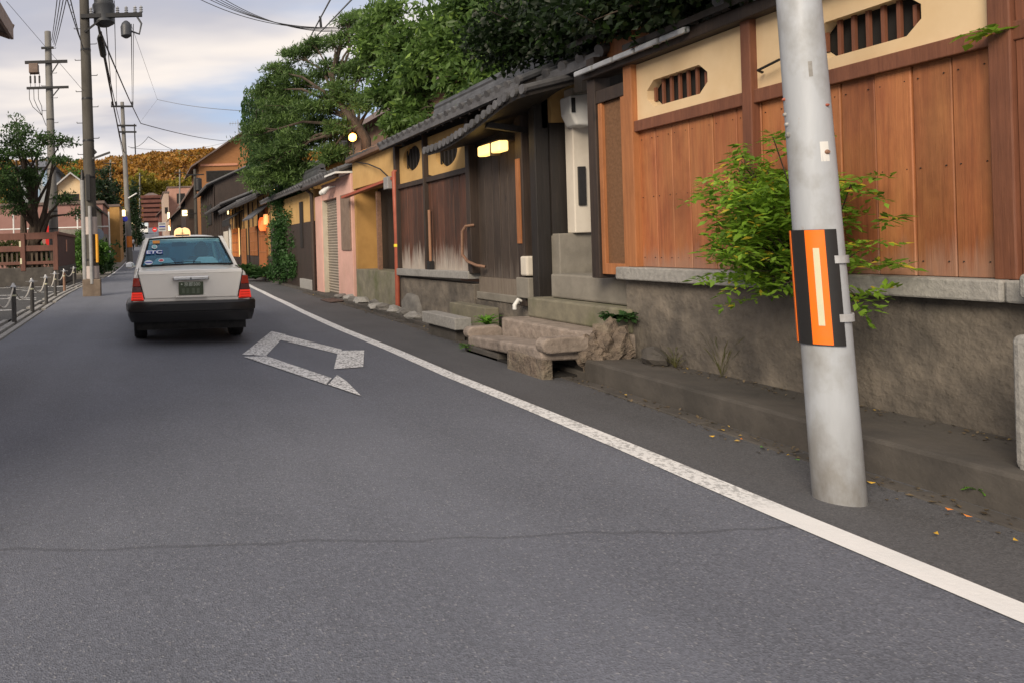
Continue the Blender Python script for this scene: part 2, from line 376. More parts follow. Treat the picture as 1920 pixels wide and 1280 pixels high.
RUST = mat('worn brown iron', (.30,.17,.11), (.19,.11,.075), 22, rough=.6, bmp=.2, metal=.2)
BLACK = mat('black plastic', (.022,.021,.022), (.016,.016,.016), 20, rough=.45, bmp=.05)
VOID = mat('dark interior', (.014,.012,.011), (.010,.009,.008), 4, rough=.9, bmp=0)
ORANGE = mat('reflective orange', (.95,.19,.012), (.90,.17,.01), 30, rough=.4, bmp=.03)
PALE = mat('pale reflective strip', (.66,.63,.42), (.56,.56,.40), 12, rough=.4, bmp=0)
YEL = mat('yellow band', (.85,.72,.05), (.75,.62,.04), 9, rough=.4, bmp=0)
ORPIPE = mat('yellow guard', (.75,.36,.03), (.66,.31,.025), 9, rough=.5, bmp=0)
WHITE = mat('white paint', (.74,.74,.72), (.66,.66,.64), 9, rough=.45, bmp=.03)
GREYPL = mat('grey sheet metal', (.30,.30,.30), (.22,.22,.22), 9, rough=.5, bmp=.05)
BARK = mat('bark', (.10,.072,.052), (.045,.033,.026), 8, (1,1,.3), rough=.95, bmp=1.0, bd=.03)
L_PINE = leaf_mat('pine needles', (.034,.072,.024), (.18,.29,.08), nscale=.8)
L_WEEP = leaf_mat('weeping leaves', (.022,.055,.016), (.085,.17,.05), nscale=1.2)
L_BROAD = leaf_mat('broad leaves', (.030,.070,.02), (.175,.29,.07), (.30,.46,.10), nscale=.7)
L_DARK = leaf_mat('shade darkened evergreen leaves', (.006,.012,.005), (.020,.040,.011), (.05,.10,.02), nscale=1.5)  # shadow over this crown is put into the near-black leaf colour
L_NAND = leaf_mat('nandina leaves', (.05,.13,.012), (.34,.56,.06), (.62,.50,.05), trans=.45, nscale=4)
L_SHRUB = leaf_mat('shrub leaves', (.022,.055,.018), (.075,.17,.05), nscale=2)
L_LEFT = leaf_mat('street tree leaves', (.025,.050,.018), (.085,.16,.045), nscale=1)
L_HEDGE = leaf_mat('hedge leaves', (.03,.07,.012), (.12,.26,.04), nscale=2)
L_CON = leaf_mat('conifer needles', (.012,.028,.012), (.04,.075,.028), nscale=.5)
L_YEL = leaf_mat('yellow green leaves', (.13,.115,.02), (.36,.30,.04), nscale=.3)
L_HILL = leaf_mat('autumn leaves with sunset tint', (.13,.062,.012), (.47,.235,.04), (.22,.22,.05), trans=.2, nscale=.05)  # warm sunlight on the hill is put into this orange leaf colour
L_FERN = leaf_mat('fern leaves', (.05,.14,.015), (.22,.48,.06), nscale=4)
L_GRASS = leaf_mat('dry grass', (.06,.075,.02), (.17,.16,.06), nscale=4)

# ------------------------------------------------------------------ foliage
def leaf_mesh(name, P, D, NRM, S, W, mat_, parent=None, loc=None, smooth=False):
    """one small folded leaf (two triangles sharing a rib) per point"""
    n = len(P)
    D = D / np.maximum(np.linalg.norm(D, axis=1, keepdims=True), 1e-6)
    X = np.cross(D, NRM); X /= np.maximum(np.linalg.norm(X, axis=1, keepdims=True), 1e-6)
    U = np.cross(X, D)
    S = np.asarray(S).reshape(-1, 1) * np.ones((n, 1)); Wd = S * W
    v = np.empty((n, 4, 3)); v[:,0] = P; v[:,1] = P + D*S*.45 + X*Wd + U*Wd*.35; v[:,2] = P + D*S; v[:,3] = P + D*S*.45 - X*Wd + U*Wd*.35
    off = Vector(loc) if loc is not None else (OFF.get(parent.name, Vector((0,0,0))) if parent else Vector((0,0,0)))
    v = v.reshape(-1, 3) - np.array(off)
    me = bpy.data.meshes.new(name); me.vertices.add(4*n); me.loops.add(6*n); me.polygons.add(2*n)
    me.vertices.foreach_set('co', v.astype(np.float32).ravel())
    b = np.arange(n)[:,None]*4
    idx = (b + np.array([[0,1,2,0,2,3]])).astype(np.int32).ravel()
    me.loops.foreach_set('vertex_index', idx)
    me.polygons.foreach_set('loop_start', np.arange(0, 6*n, 3, dtype=np.int32)); me.polygons.foreach_set('loop_total', np.full(2*n, 3, np.int32))
    me.update(calc_edges=True); me.materials.append(mat_)
    o = bpy.data.objects.new(name, me); C.objects.link(o)
    if parent is not None: o.parent = parent
    if loc is not None: o.location = off
    OFF[o.name] = off; return o
def unit(rng, n):
    a = rng.normal(size=(n,3)); return a/np.linalg.norm(a, axis=1, keepdims=True)
def crown_pts(rng, clumps, per, subr=.28, sub=26, up=.0, shell=.55, flat=1.0):
    """clumps: (x,y,z,rx,ry,rz); leaves gather in small twigs through the outer volume of each clump"""
    P = []; D = []
    vols = np.array([c[3]*c[4] + c[4]*c[5] + c[3]*c[5] for c in clumps]); vols = vols/vols.mean()
    for c, k in zip(clumps, vols):
        ns = max(6, int(sub*k)); ctr = np.array(c[:3]); rad = np.array(c[3:6])
        d = unit(rng, ns); rr = (shell + (1-shell)*rng.random((ns,1)))*(0.78 + .34*rng.random((ns,1)))
        sc = ctr + d*rad*rr
        npl = max(4, int(per*k/ns))
        q = np.repeat(sc, npl, axis=0); dd = np.repeat(d, npl, axis=0)
        j = rng.normal(size=q.shape)*subr*np.array([1,1,.6*flat])
        P.append(q + j); D.append(dd*.6 + unit(rng, len(q))*.9 + np.array([0,0,up]))
    return np.concatenate(P), np.concatenate(D)
def limbs(mb, base, top, clumps, r0, rng, n=9, fork=.45, way=None):
    base = Vector(base); top = Vector(top)
    path = []
    for i in range(7):
        t = i/6; p = base.lerp(top, t) + Vector((rng.normal()*.05, rng.normal()*.05, 0))*(top-base).length*.35*(1 if 0 < i < 6 else 0)
        path.append(p)
    if way:                                             # a bent trunk through the given points
        W_ = [Vector(q) for q in way]; path = []
        for i in range(7): x = i/6*(len(W_)-1); k = min(len(W_)-2, int(x)); path.append(W_[k].lerp(W_[k+1], x-k))
    mb.tube(path, [r0*(1-.65*i/6) for i in range(7)], 9)
    for c in clumps:
        e = Vector(c[:3]); t = min(.98, max(fork, (e.z-base.z)/max(.1, (top.z-base.z))*.62)); i = t*6
        s = path[int(i)].lerp(path[min(6, int(i)+1)], i-int(i))
        m1 = s.lerp(e, .4) + Vector((rng.normal()*.12, rng.normal()*.12, .12+rng.random()*.15))*(e-s).length*.5
        r = r0*(.42-.2*t)
        mb.tube([s, s.lerp(m1,.5)+Vector((0,0,.03)), m1, m1.lerp(e,.55), e], [r, r*.85, r*.65, r*.4, r*.18], 6)
        for _ in range(4):
            tip = e + Vector((rng.normal()*c[3], rng.normal()*c[4], rng.normal()*c[5]))*.6
            q = m1.lerp(e, .5 + .45*rng.random())
            mb.tube([q, q.lerp(tip, .5) + Vector((0,0,.05)), tip], [r*.3, r*.2, r*.08], 5)
def tree(name, label, base, top, clumps, per, lsize, lw, lm, r0, seed, sub=26, subr=.28, up=0., shell=.5, group=None, cat='tree', flat=1.0, way=None):
    rng = np.random.default_rng(seed)
    t = thing(name, label, cat, base, group)
    mb = MB(); limbs(mb, base, top, clumps, r0, rng, way=way); mb.build('trunk', BARK, t, smooth=True)
    P, D = crown_pts(rng, clumps, per, subr, sub, up, shell, flat)
    leaf_mesh('crown', P, D, unit(rng, len(P)), lsize*(.7+.6*rng.random(len(P))), lw, lm, t)
    return t

# ================================================================== THE SETTING
KERB = [(-3,3.58),(3.5,3.68),(6,3.83),(11,4.12),(15,4.24),(19,4.30),(26,4.45),(40,4.7),(300,5.0)]
LEFT = [(-3,-2.1),(10,-2.15),(20,-2.36),(26,-2.3),(32,-1.95),(60,-1.78),(300,-1.7)]
LINE = [(0,2.77),(3,2.80),(6.3,2.83),(11.4,2.90),(18.7,3.22),(26,3.55),(36,3.9)]
YS = [-3,0,1,2,3,4,5,6,8,10,12,15,18,21,24,27,30,33,36,39,42,46,50,55,60,65,70,76,82,90,110,140,170,200,240,280]
def strip(mb, ys, xa, xb, dz, mi=0):
    vs = []; 
    for y in ys: vs += [(xa(y), y, g(y)+dz), (xb(y), y, g(y)+dz)]
    mb.add(vs, [(2*i, 2*i+1, 2*i+3, 2*i+2) for i in range(len(ys)-1)], mi)
mb = MB(); strip(mb, [-60,-10]+YS[1:]+[400,700,1500], lambda y: -900.0, lambda y: 900.0, -0.03); struct(mb.build('ground', EARTH))
mb = MB(); strip(mb, YS, lambda y: pw(LEFT, y), lambda y: pw(LINE, y)+.05 if y < 36 else pw(KERB, y), 0.0)
road = struct(mb.build('road', A_ROAD))
mb = MB(); strip(mb, [y for y in YS if y <= 36], lambda y: pw(LINE, y)+.05, lambda y: pw(KERB, y)+.1, -0.002); struct(mb.build('road_shoulder', A_SIDE))
mb = MB(); ys = [0,1,2,3,3.5,4,5,6.3,8,10,11.4,13,15,17,18.7,20.5,22.5,26,30,36]
strip(mb, ys, lambda y: pw(LINE, y)-.075+.012*math.sin(y*1.7), lambda y: pw(LINE, y)+.075+.012*math.sin(y*1.7+.6), 0.005); ln = mb.build('edge_line', PAINT_LINE, road)
ln['label'] = 'white painted line along the right side of the road'
# hollow diamond (pedestrian crossing ahead), broken where it has worn away
mb = MB()
for k, q in enumerate((((509,621),(536,627),(499,666),(454,664)),((534,628),(642,655),(634,663),(526,637)),((634,657),(683,656),(681,687),(626,691)),
        ((457,668),(500,667),(622,708),(612,720)),((632,702),(650,714),(677,741),(615,720)))):
    mb.add([onZ(u, v, .005+.0012*k) for u, v in q], [(0,1,2,3)])
dm = mb.build('diamond_marking', PAINT_OLD, road); dm['label'] = 'worn white hollow diamond painted on the lane'
mb = MB()
strip(mb, [33,36,39,42,46,50,55,60], lambda y: lerp(-1.93,-1.72,(y-33)/27), lambda y: lerp(-1.83,-1.62,(y-33)/27), .006)
mb.build('edge_line', PAINT_OLD, road)
# verge between the gutter and the houses, then the stepped concrete ledge of the near wall
mb = MB(); ys = [5.9,8,10,12,15,18,21,24,27,30,33,36,39,42,46,50,60,75,90,140]
for a, b in zip(ys, ys[1:]):
    p = [(pw(KERB,a)+.02,a,g(a)),(6.0,a,g(a)),(6.0,b,g(b)),(pw(KERB,b)+.02,b,g(b))]
    mb.prism([(x,y,z-.05) for x,y,z in p], (0,0,.11))
struct(mb.build('verge', CONC_DARK, bevel=.01))
mb = MB(); mb.prism([(3.70,0,-.03),(3.70,3.5,-.03),(3.84,5.98,-.03),(4.40,5.98,-.03),(4.40,0,-.03)], (0,0,.21)); struct(mb.build('kerb', CONC_DARK, bevel=.02))
mb = MB()
for i in range(30):
    a = -.5 + i*.62; b = a + .60
    mb.prism([(pw(KERB,a)-.13,a,-.02),(pw(KERB,a)+.0,a,-.02),(pw(KERB,b)+.0,b,-.02),(pw(KERB,b)-.13,b,-.02)], (0,0,.028 + .006*math.sin(i*5)))
struct(mb.build('gutter', CONC_DARK, bevel=.008))
# left: pale gutter lids and kerb stones, then the car park
mb = MB(); rr = random.Random(3)
for i in range(58):
    a = 1 + i*.55; b = a + .53
    for x0, wd, h in ((-.02,.10,.02),(-.20,.12,.022),(-.37,.09,.05)):
        if rr.random() < .10: continue
        mb.prism([(pw(LEFT,a)+x0-wd,a,-.03),(pw(LEFT,a)+x0,a,-.03),(pw(LEFT,b)+x0,b,-.03),(pw(LEFT,b)+x0-wd,b,-.03)], (0,0,.03+h))
struct(mb.build('gutter', GRAN, bevel=.006))
mb = MB(); mb.add([(-16,-3,.008),(-2.55,-3,.008),(-2.62,14,.008),(-2.78,26,.008),(-16,26,.008)], [(0,1,2,3,4)]); lot = struct(mb.build('car_park', A_LOT))
mb = MB()
for i in range(16):
    y = 8.5 + i*1.1; x = -3.0 - (i % 3)*.55
    mb.bx(x-.45-.2*rr.random(), x, y, y+.10, .009, .013)
mb.bx(-9,-2.95,25.2,25.34,.009,.013); mb.bx(-9,-3.1,19.0,19.1,.009,.013)
mb.build('parking_line', PAINT_OLD, lot)
mb = MB()
ys2 = [32,36,40,46,52,58,70,90]
strip(mb, ys2, lambda y: -3.0, lambda y: pw(LEFT,y)-.02, .03); struct(mb.build('pavement', CONC))

# ---- wooded hill at the end of the street
def hz(x, y):
    t = (y-330)/260.0; t = max(0, min(1, t))
    return g(330)*0.9 + 72*math.sin(t*math.pi/2)**1.3*(1+.05*math.sin(x*.011+1)+.03*math.sin(x*.037)) - 14
mb = MB(); nx, ny = 40, 14
vs = [(-420+i*22, 300+j*26, hz(-420+i*22, 300+j*26) if j else -2) for j in range(ny) for i in range(nx)]
mb.add(vs, [(j*nx+i, j*nx+i+1, (j+1)*nx+i+1, (j+1)*nx+i) for j in range(ny-1) for i in range(nx-1)])
struct(mb.build('hill', mat('hill soil', (.22,.09,.02), (.12,.05,.012), .05, rough=.95, bmp=0), smooth=True))
rng = np.random.default_rng(11)
P = []; D = []
for i in range(1500):
    y = 335 + 280*rng.random(); x = -.14*y*1.5 + (rng.random()*.62)*y - .02*y
    z = hz(x, y); r = 3.6 + 3.4*rng.random()
    n = 70; d = unit(rng, n); d[:,2] = np.abs(d[:,2])*.9 - .1
    P.append(np.array([x,y,z+r*.55]) + d*np.array([r,r,r*.9])*(.75+.3*rng.random((n,1)))); D.append(d + .7*unit(rng, n))
P = np.concatenate(P); D = np.concatenate(D)
o = leaf_mesh('hill_wood', P, D, unit(rng, len(P)), 2.2*(.7+.6*rng.random(len(P))), .42, L_HILL)
tag(o, 'autumn wood coloured sunlit orange, covering the hill beyond the street', 'wood', kind='stuff')

# ================================================================== RIGHT: the near cedar-clad house
XW = 4.33
h1 = thing('wooden_house', 'cedar plank house front with cream plaster band and octagonal windows on a stone sill', 'house', (XW, 4, 0))
mb = MB(); mb.bx(XW, XW+.3, 0, 6.12, .0, .86); mb.build('base', CONC_DIRTY, h1, bevel=.01)
mb = MB()
for a, b in ((6.12,4.62),(4.61,3.36),(3.35,0)): mb.bx(XW-.09, XW+.2, b, a, .862, .975)
mb.build('sill', GRAN, h1, bevel=.012)
mb = MB(); y = 5.92; rr = random.Random(8)
while y > .2:
    wd = .175 + .05*rr.random(); mb.bx(XW+.012+.006*rr.random(), XW+.05, y-wd+.006, y, .977, 2.16)
    for nz in (1.06, 1.58, 2.08):
        for ny in (y-.03, y-wd+.036): mb.bx(XW+.008, XW+.02, ny-.004, ny+.004, nz-.004, nz+.004, 1)
    y -= wd
mb.bx(XW+.05, XW+.1, 0, 6.0, .98, 2.3)
mb.build('plank_wall', [WOOD1, IRON], h1, bevel=.004, seg=1)
mb = MB(); mb.bx(XW-.03, XW+.09, 0, 6.02, 2.155, 2.25); mb.build('rail', WOOD1_TRIM, h1, bevel=.006)
# plaster with octagonal openings
def octo(y0, y1, z0, z1, ch):
    return [(y0+ch,z0),(y1-ch,z0),(y1,z0+ch),(y1,z1-ch),(y1-ch,z1),(y0+ch,z1),(y0,z1-ch),(y0,z0+ch)]
pa = onX(1212,165,XW); pb = onX(1325,140,XW); W1 = (pb.y, pa.y, 2.335, 2.56)
pc = onX(1726,40,XW); W2 = (pc.y, pc.y + .60, 2.33, 2.56)
def holed(mb, ya, yb, za, zb, hole, x0, x1):
    outer = [(ya,za),(yb,za),(yb,zb),(ya,zb)]
    o_ = octo(*hole, .075)
    # ring faces: corner quads matched to octagon edges
    for x, flip in ((x0, 0), (x1, 1)):
        V = [(x,*q) for q in outer] + [(x,*q) for q in o_]
        Fc = [(0,1,5,4),(1,6,5),(1,2,7,6),(2,8,7),(2,3,9,8),(3,10,9),(3,0,11,10),(0,4,11)]
        mb.add(V, [tuple(reversed(q)) if flip else q for q in Fc])
    n = 8
    mb.add([(x0,*q) for q in o_]+[(x1,*q) for q in o_], [(i,(i+1)%n,n+(i+1)%n,n+i) for i in range(n)])
yp = [onX(1413,250,XW).y, onX(1888,60,XW).y]
mb = MB()
holed(mb, yp[0]+.03, 5.93, 2.25, 2.74, W1, XW+.005, XW+.09)
mb.build('plaster_panel', CREAM, h1)
mb = MB(); holed(mb, yp[1]+.03, yp[0]-.03, 2.25, 2.80, W2, XW+.005, XW+.09); mb.build('plaster_panel', CREAM, h1)
for k, Wn in enumerate((W1, W2)):
    mb = MB(); mb.bx(XW+.10, XW+.35, Wn[0]-.03, Wn[1]+.03, Wn[2]-.03, Wn[3]+.03); 
    wn = mb.build('octagonal_window', VOID, h1)
    n = 7
    for i in range(n):
        yy = lerp(Wn[0]+.07, Wn[1]-.03, i/(n-1)); c = .055 if i in (0, n-1) else 0
        MB().bx(XW+.05, XW+.068, yy-.010, yy+.010, Wn[2]+c, Wn[3]-c).build('bar', WOOD1_TRIM, wn)
for yy, wd in ((5.965,.10),(yp[0],.075),(yp[1],.09)):
    mb = MB(); mb.bx(XW-.045, XW+.08, yy-wd/2, yy+wd/2, .976, 2.82); mb.build('post', WOOD1_TRIM if wd < .1 else WOOD_OR, h1, bevel=.006)
mb = MB(); mb.bx(XW-.02, XW+.06, yp[1]-1.6, yp[1]-.05, .976, 2.8); mb.build('dark_panel', WOOD1_TRIM, h1)
# end bay: lattice side panel in orange cedar and a dark corner post
mb = MB(); mb.bx(XW-.03, XW+.06, 6.03, 6.08, .9, 2.62); mb.bx(XW-.03, XW+.06, 6.33, 6.38, .9, 2.62); mb.bx(XW-.03, XW+.06, 6.08, 6.33, .9, 1.0); mb.bx(XW-.03,XW+.06,6.08,6.33,2.5,2.62)
sp = mb.build('side_panel', WOOD_OR, h1, bevel=.004)
mb = MB(); mb.bx(XW+.0, XW+.03, 6.08, 6.33, 1.0, 2.5); mb.build('mesh_infill', mat('brown lattice', (.19,.095,.045), (.13,.065,.03), 40, rough=.8, bmp=.3), sp)
mb = MB(); mb.bx(XW-.05, XW+.1, 6.39, 6.50, .86, 2.95); mb.build('post', WOOD_DK, h1, bevel=.008)
mb = MB(); mb.bx(XW-.04, XW+.08, 6.02, 6.40, 2.5, 2.62); mb.build('lintel', WOOD_DK, h1, bevel=.006)
# eave beam, boarded band and dark roof
mb = MB(); mb.bx(XW-.10, XW+.1, 0, 6.5, 2.745, 2.84); mb.build('beam', WOOD_DK, h1, bevel=.01)
mb = MB(); mb.bx(XW+.12, XW+.2, 5.85, 6.6, 2.84, 3.12); mb.build('board_band', WOOD_OR, h1)
mb = MB(); mb.prism([(XW-.16,0,2.845),(XW-.16,5.85,2.845),(XW+.45,5.85,3.05),(XW+.45,0,3.05)], (0,0,.05)); mb.prism([(XW-.05,5.85,3.12),(XW-.05,6.8,3.12),(XW+.8,6.8,3.45),(XW+.8,5.85,3.45)], (0,0,.06)); mb.build('roof', WOOD_BLK, h1)
mb = MB()
for i in range(18):
    a = .1 + i*.28; mb.tube([(XW-.17,a,2.915),(XW+.45,a,3.12)], .05, 8)
mb.build('roof_tiles', TILE, h1)
mb = MB()
for i in range(5):
    a = 5.18 + i*.27; mb.prism([(XW-.17,a,2.785),(XW-.17,a+.245,2.785),(XW-.17,a+.245,2.835),(XW-.17,a,2.835)], (.06,0,.01))
mb.build('tile_strip', mat('bluish glazed tile', (.42,.44,.47), (.30,.32,.35), 9, rough=.35, bmp=.1), h1, bevel=.012)
p = onX(1440,132,XW); mb = MB(); mb.tube([(XW-.02,p.y+.02,p.z-.01),(XW-.07,p.y,p.z),(XW-.07,p.y-.16,p.z+.03)], .009, 6)
tag(mb.build('metal_hook', IRON, loc=(XW,p.y,p.z)), 'small dark metal hook on the cream plaster beside the near pole', 'hook')

# granite post and block at the right edge
mb = MB(); mb.prism([(3.80,2.82,.17),(3.97,2.82,.17),(3.97,2.995,.17),(3.80,2.995,.17)], (.0,0,.60)); mb.bx(3.80,4.02,2.78,2.985,.0,.24)
tag(mb.build('stone_post', GRAN, bevel=.035, loc=(3.88,3.0,0), seg=3), 'pale granite post standing on the ledge at the right edge of the photo', 'post')
mb = MB(); mb.bx(XW-.20,XW-.095,2.9,3.22,.89,1.02); tag(mb.build('stone_block', GRAN, bevel=.03, loc=(XW-.14,3.25,.89), seg=3), 'rounded stone block jutting from the sill at the right edge', 'stone')

# ---- steps up to the recessed entry between the two houses
st = thing('entry_steps', 'worn stone steps climbing into the recess between plank house and gate house', 'steps', (4.5, 6.8, 0))
mb = MB(); mb.prism([(4.02,6.02,.05),(4.02,7.70,.05),(4.75,7.70,.05),(4.75,6.02,.05)], (0,0,.325)); mb.build('step', PINKST, st, bevel=.025)
mb = MB(); mb.bx(4.30,5.0,6.04,7.66,.376,.595); mb.build('step', CONC_MOSS, st, bevel=.02)
mb = MB(); mb.bx(4.46,6.0,6.03,7.47,.60,.86); mb.build('step', CONC, st, bevel=.02)
mb = MB(); mb.bx(4.95,6.2,6.03,7.3,.86,.97); mb.build('step', CONC, st, bevel=.015)
mb = MB(); mb.blob((4.10,6.0,.29),(.17,.11,.21),4,.3,3,freq=2.4); mb.blob((3.94,6.0,.22),(.12,.10,.17),9,.3,3,freq=2.4); mb.build('rubble_end', ROUGHST, st, smooth=False)

# stone slab bridging the gutter, with rounded upstands at both ends
sb = thing('stone_slab', 'pinkish stone slab with rounded end kerbs bridging the gutter before the steps', 'slab', (3.92, 7.0, 0))
mb = MB(); mb.prism([(3.49,6.02,.165),(3.68,7.80,.045),(4.01,7.80,.045),(4.01,6.02,.165)], (0,0,.12)); mb.build('slab', PINKST, sb, bevel=.03, seg=3)
def upstand(y, z, x0, x1):
    mb = MB(); prof = []
    for i in range(9):
        a = math.pi*i/8; prof.append((x0+.07 - .07*math.sin(a), y, z + .07 - .07*math.cos(a)))
    prof += [(x1-.05,y,z+.15),(x1,y,z+.12),(x1,y,z+.02)]
    mb.prism(prof, (0,.13,0)); return mb
upstand(5.94,.235,3.46,3.88).build('end_kerb', PINKST, sb, bevel=.02, seg=3); upstand(7.74,.125,3.66,4.06).build('end_kerb', PINKST, sb, bevel=.02, seg=3)
MB().bx(3.50,3.60,6.03,6.62,-.03,.18).build('support', ROUGHST, sb, bevel=.015); MB().bx(3.62,3.72,7.02,7.75,-.03,.075).build('support', CONC_DARK, sb, bevel=.015); MB().bx(3.93,4.0,5.98,7.7,-.03,.12).build('support', CONC_DARK, sb, bevel=.015)
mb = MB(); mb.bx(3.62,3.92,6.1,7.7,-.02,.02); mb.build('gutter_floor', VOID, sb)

# two cut stone slabs farther on
mb = MB(); mb.bx(3.78,3.99,8.33,9.32,.155,.305); s1 = mb.build('slab', GRAN, None, bevel=.012, loc=(3.9,9,0)); mb = MB(); mb.bx(3.84,3.96,8.45,9.25,-.02,.153); mb.build('support', CONC_DARK, s1, bevel=.01)
s1.name = 'stone_slab'; tag(s1, 'long grey granite slab on a dark support at the gutter, nearest the white line', 'slab')
mb = MB(); mb.bx(4.24,4.42,8.5,9.5,.06,.40); tag(mb.build('stone_slab', CONC_MOSS, bevel=.012, loc=(4.3,9,.06)), 'mossy upright stone block behind the granite slab, below the gate door', 'slab')
mb = MB(); mb.prism([(4.42,11.0,.06),(4.36,11.62,.06),(4.38,11.72,.25),(4.42,11.55,.40),(4.45,11.2,.36)], (.14,0,0)); tag(mb.build('boulder', BOULDER, bevel=.05, loc=(4.45,11.3,.06), seg=3), 'upright grey boulder leaning against the gate house base', 'rock')
mb = MB(); mb.blob((4.20,5.62,.235),(.085,.13,.085),3,.2,2); tag(mb.build('rock', CONC_DARK, loc=(4.2,5.62,.18)), 'dark rock lying on the ledge below the cedar planks', 'rock')
rr = random.Random(5); first = None
for i in range(11):
    y = 10.0 + i*.52 + .2*rr.random(); x = pw(KERB, y) + .12 + .2*rr.random()
    mb = MB(); mb.blob((0,0,.03),(.10+.08*rr.random(),.13+.1*rr.random(),.05+.04*rr.random()),i,.25,2)
    o = mb.build('paving_stone', GRAN if i % 2 else BOULDER, loc=(0,0,0)); o.location = (x, y, .055)
    tag(o, 'loose flat stone bedded between the gutter and the house bases', 'stone', 'flat stones by the gutter')

# ---- gate house with round windows
XG = 4.50
gh = thing('gate_house', 'old dark plank gate house with ochre plaster, round windows and a tiled roof', 'house', (XG, 9.5, 0))
gy0, gy1 = 9.28, 12.0                                  # window bay; door bay runs 8.05 to 9.28
mb = MB(); mb.bx(XG, XG+.3, gy0+.02, gy1, .0, .65); mb.bx(XG+.02, XG+.3, 7.78, gy0+.02, 0, .46); mb.build('base', CONC_DIRTY, gh, bevel=.01)
mb = MB(); mb.prism([(XG-.08,gy0+.02,.72),(XG-.08,gy1,.68),(XG-.08,gy1,.80),(XG-.08,gy0+.02,.83)], (.3,0,0)); mb.build('sill', GRAN, gh, bevel=.01)
mb = MB(); y = gy1-.06; rr = random.Random(2)
while y > gy0+.12:
    wd = .15+.07*rr.random(); wd = min(wd, y-gy0-.06); mb.bx(XG+.01+.008*rr.random(), XG+.05, y-wd+.007, y, .80, 2.2); y -= wd
mb.build('plank_wall', WOOD2, gh, bevel=.004, seg=1)
mb = MB(); mb.bx(XG-.03,XG+.1,gy0,gy1,2.19,2.27); mb.build('rail', WOOD_DK, gh, bevel=.006)
def roundhole(mb, ya, yb, za, zb, cy, cz, ry, rz, x0, x1, n=32):
    ring = []; outer = []
    for i in range(n):
        a = 2*math.pi*i/n; dy, dz = math.cos(a), math.sin(a); ring.append((cy+ry*dy, cz+rz*dz))
        s = min(((yb-cy)/dy if dy > 0 else (ya-cy)/dy) if abs(dy) > 1e-6 else 1e9, ((zb-cz)/dz if dz > 0 else (za-cz)/dz) if abs(dz) > 1e-6 else 1e9)
        outer.append((cy+s*dy, cz+s*dz))
    for x in (x0, x1): mb.add([(x,*q) for q in ring]+[(x,*q) for q in outer], [(i,(i+1)%n,n+(i+1)%n,n+i) for i in range(n)])
    mb.add([(x0,*q) for q in ring]+[(x1,*q) for q in ring], [(i,(i+1)%n,n+(i+1)%n,n+i) for i in range(n)])
    corners = [(ya,za),(yb,za),(yb,zb),(ya,zb)]
    for cxy in corners:
        best = sorted(range(n), key=lambda i: (outer[i][0]-cxy[0])**2+(outer[i][1]-cxy[1])**2)[:2]
        mb.add([(x0,*cxy),(x0,*outer[best[0]]),(x0,*outer[best[1]])], [(0,1,2)])
q1 = onX(769,297,XG); q2 = onX(834,286,XG)
ym = onX(799,300,XG).y
for (ya, yb, q) in ((ym+.03, gy1-.05, q1), (gy0+.06, ym-.03, q2)):
    mb = MB(); roundhole(mb, ya, yb, 2.27, 2.90, q.y, q.z, .36, .215, XG+.02, XG+.1); mb.build('plaster_panel', OCHRE, gh)
    mb = MB(); mb.bx(XG+.11,XG+.4,q.y-.4,q.y+.4,q.z-.25,q.z+.25); wn = mb.build('round_window', VOID, gh)
    mb = MB()
    for k in range(-2,3): mb.bx(XG+.05,XG+.066,q.y+k*.13-.012,q.y+k*.13+.012,q.z-.17,q.z+.17)
    mb.build('lattice', WOOD_BLK, wn)
for yy, wd, m_ in ((gy1-.04,.09,WOOD_DK),(ym,.05,WOOD_DK),(gy0,.11,WOOD_DK),(8.0,.14,WOOD_DK),(7.72,.12,WOOD_BLK)):
    mb = MB(); mb.bx(XG-.06,XG+.1,yy-wd/2,yy+wd/2,.46 if yy < 9 else .8,2.95); mb.build('post', m_, gh, bevel=.008)
mb = MB(); mb.bx(XG-.075,XG-.055,7.97,8.05,1.2,2.2); mb.build('post_strip', WOOD_OR, gh)
mb = MB(); mb.bx(XG-.09,XG+.02,7.84,7.98,.82,1.05); mb.build('meter_cap', WHITEPL, gh, bevel=.02)
mb = MB(); mb.bx(XG-.10,XG+.1,7.80,8.06,.56,.80); mb.build('post_foot', CONC, gh, bevel=.01)
for ya, yb in ((8.08,8.64),(8.65,9.22)):
    mb = MB(); n = 3
    for i in range(n): a = lerp(ya,yb,i/n); mb.bx(XG+.05,XG+.09,a+.003,lerp(ya,yb,(i+1)/n)-.003,.76,2.5)
    d = mb.build('door', WOOD_DOOR, gh, bevel=.003, seg=1)
    mb = MB(); mb.bx(XG+.035,XG+.05,ya,yb,.56,.76); mb.build('kick_panel', planks('pale kick board', (.22,.185,.15),(.15,.12,.095)), d)
mb = MB(); mb.bx(XG,XG+.2,8.06,9.24,.46,.56); mb.build('threshold', CONC, gh, bevel=.01)
mb = MB(); mb.bx(XG+.03,XG+.2,7.66,9.3,2.5,2.95); mb.build('transom', WOOD_BLK, gh)
# broom-like worn prop, grab rail
mb = MB(); mb.tube([(XG-.03,10.62,.86),(XG-.03,10.62,1.75)], .022, 8); s_ = mb.build('batten', planks('worn pale batten', (.38,.20,.11),(.26,.13,.08)), gh); mb = MB(); mb.bx(XG-.07,XG,10.57,10.67,.80,.95); mb.build('batten_foot', BLACK, s_)
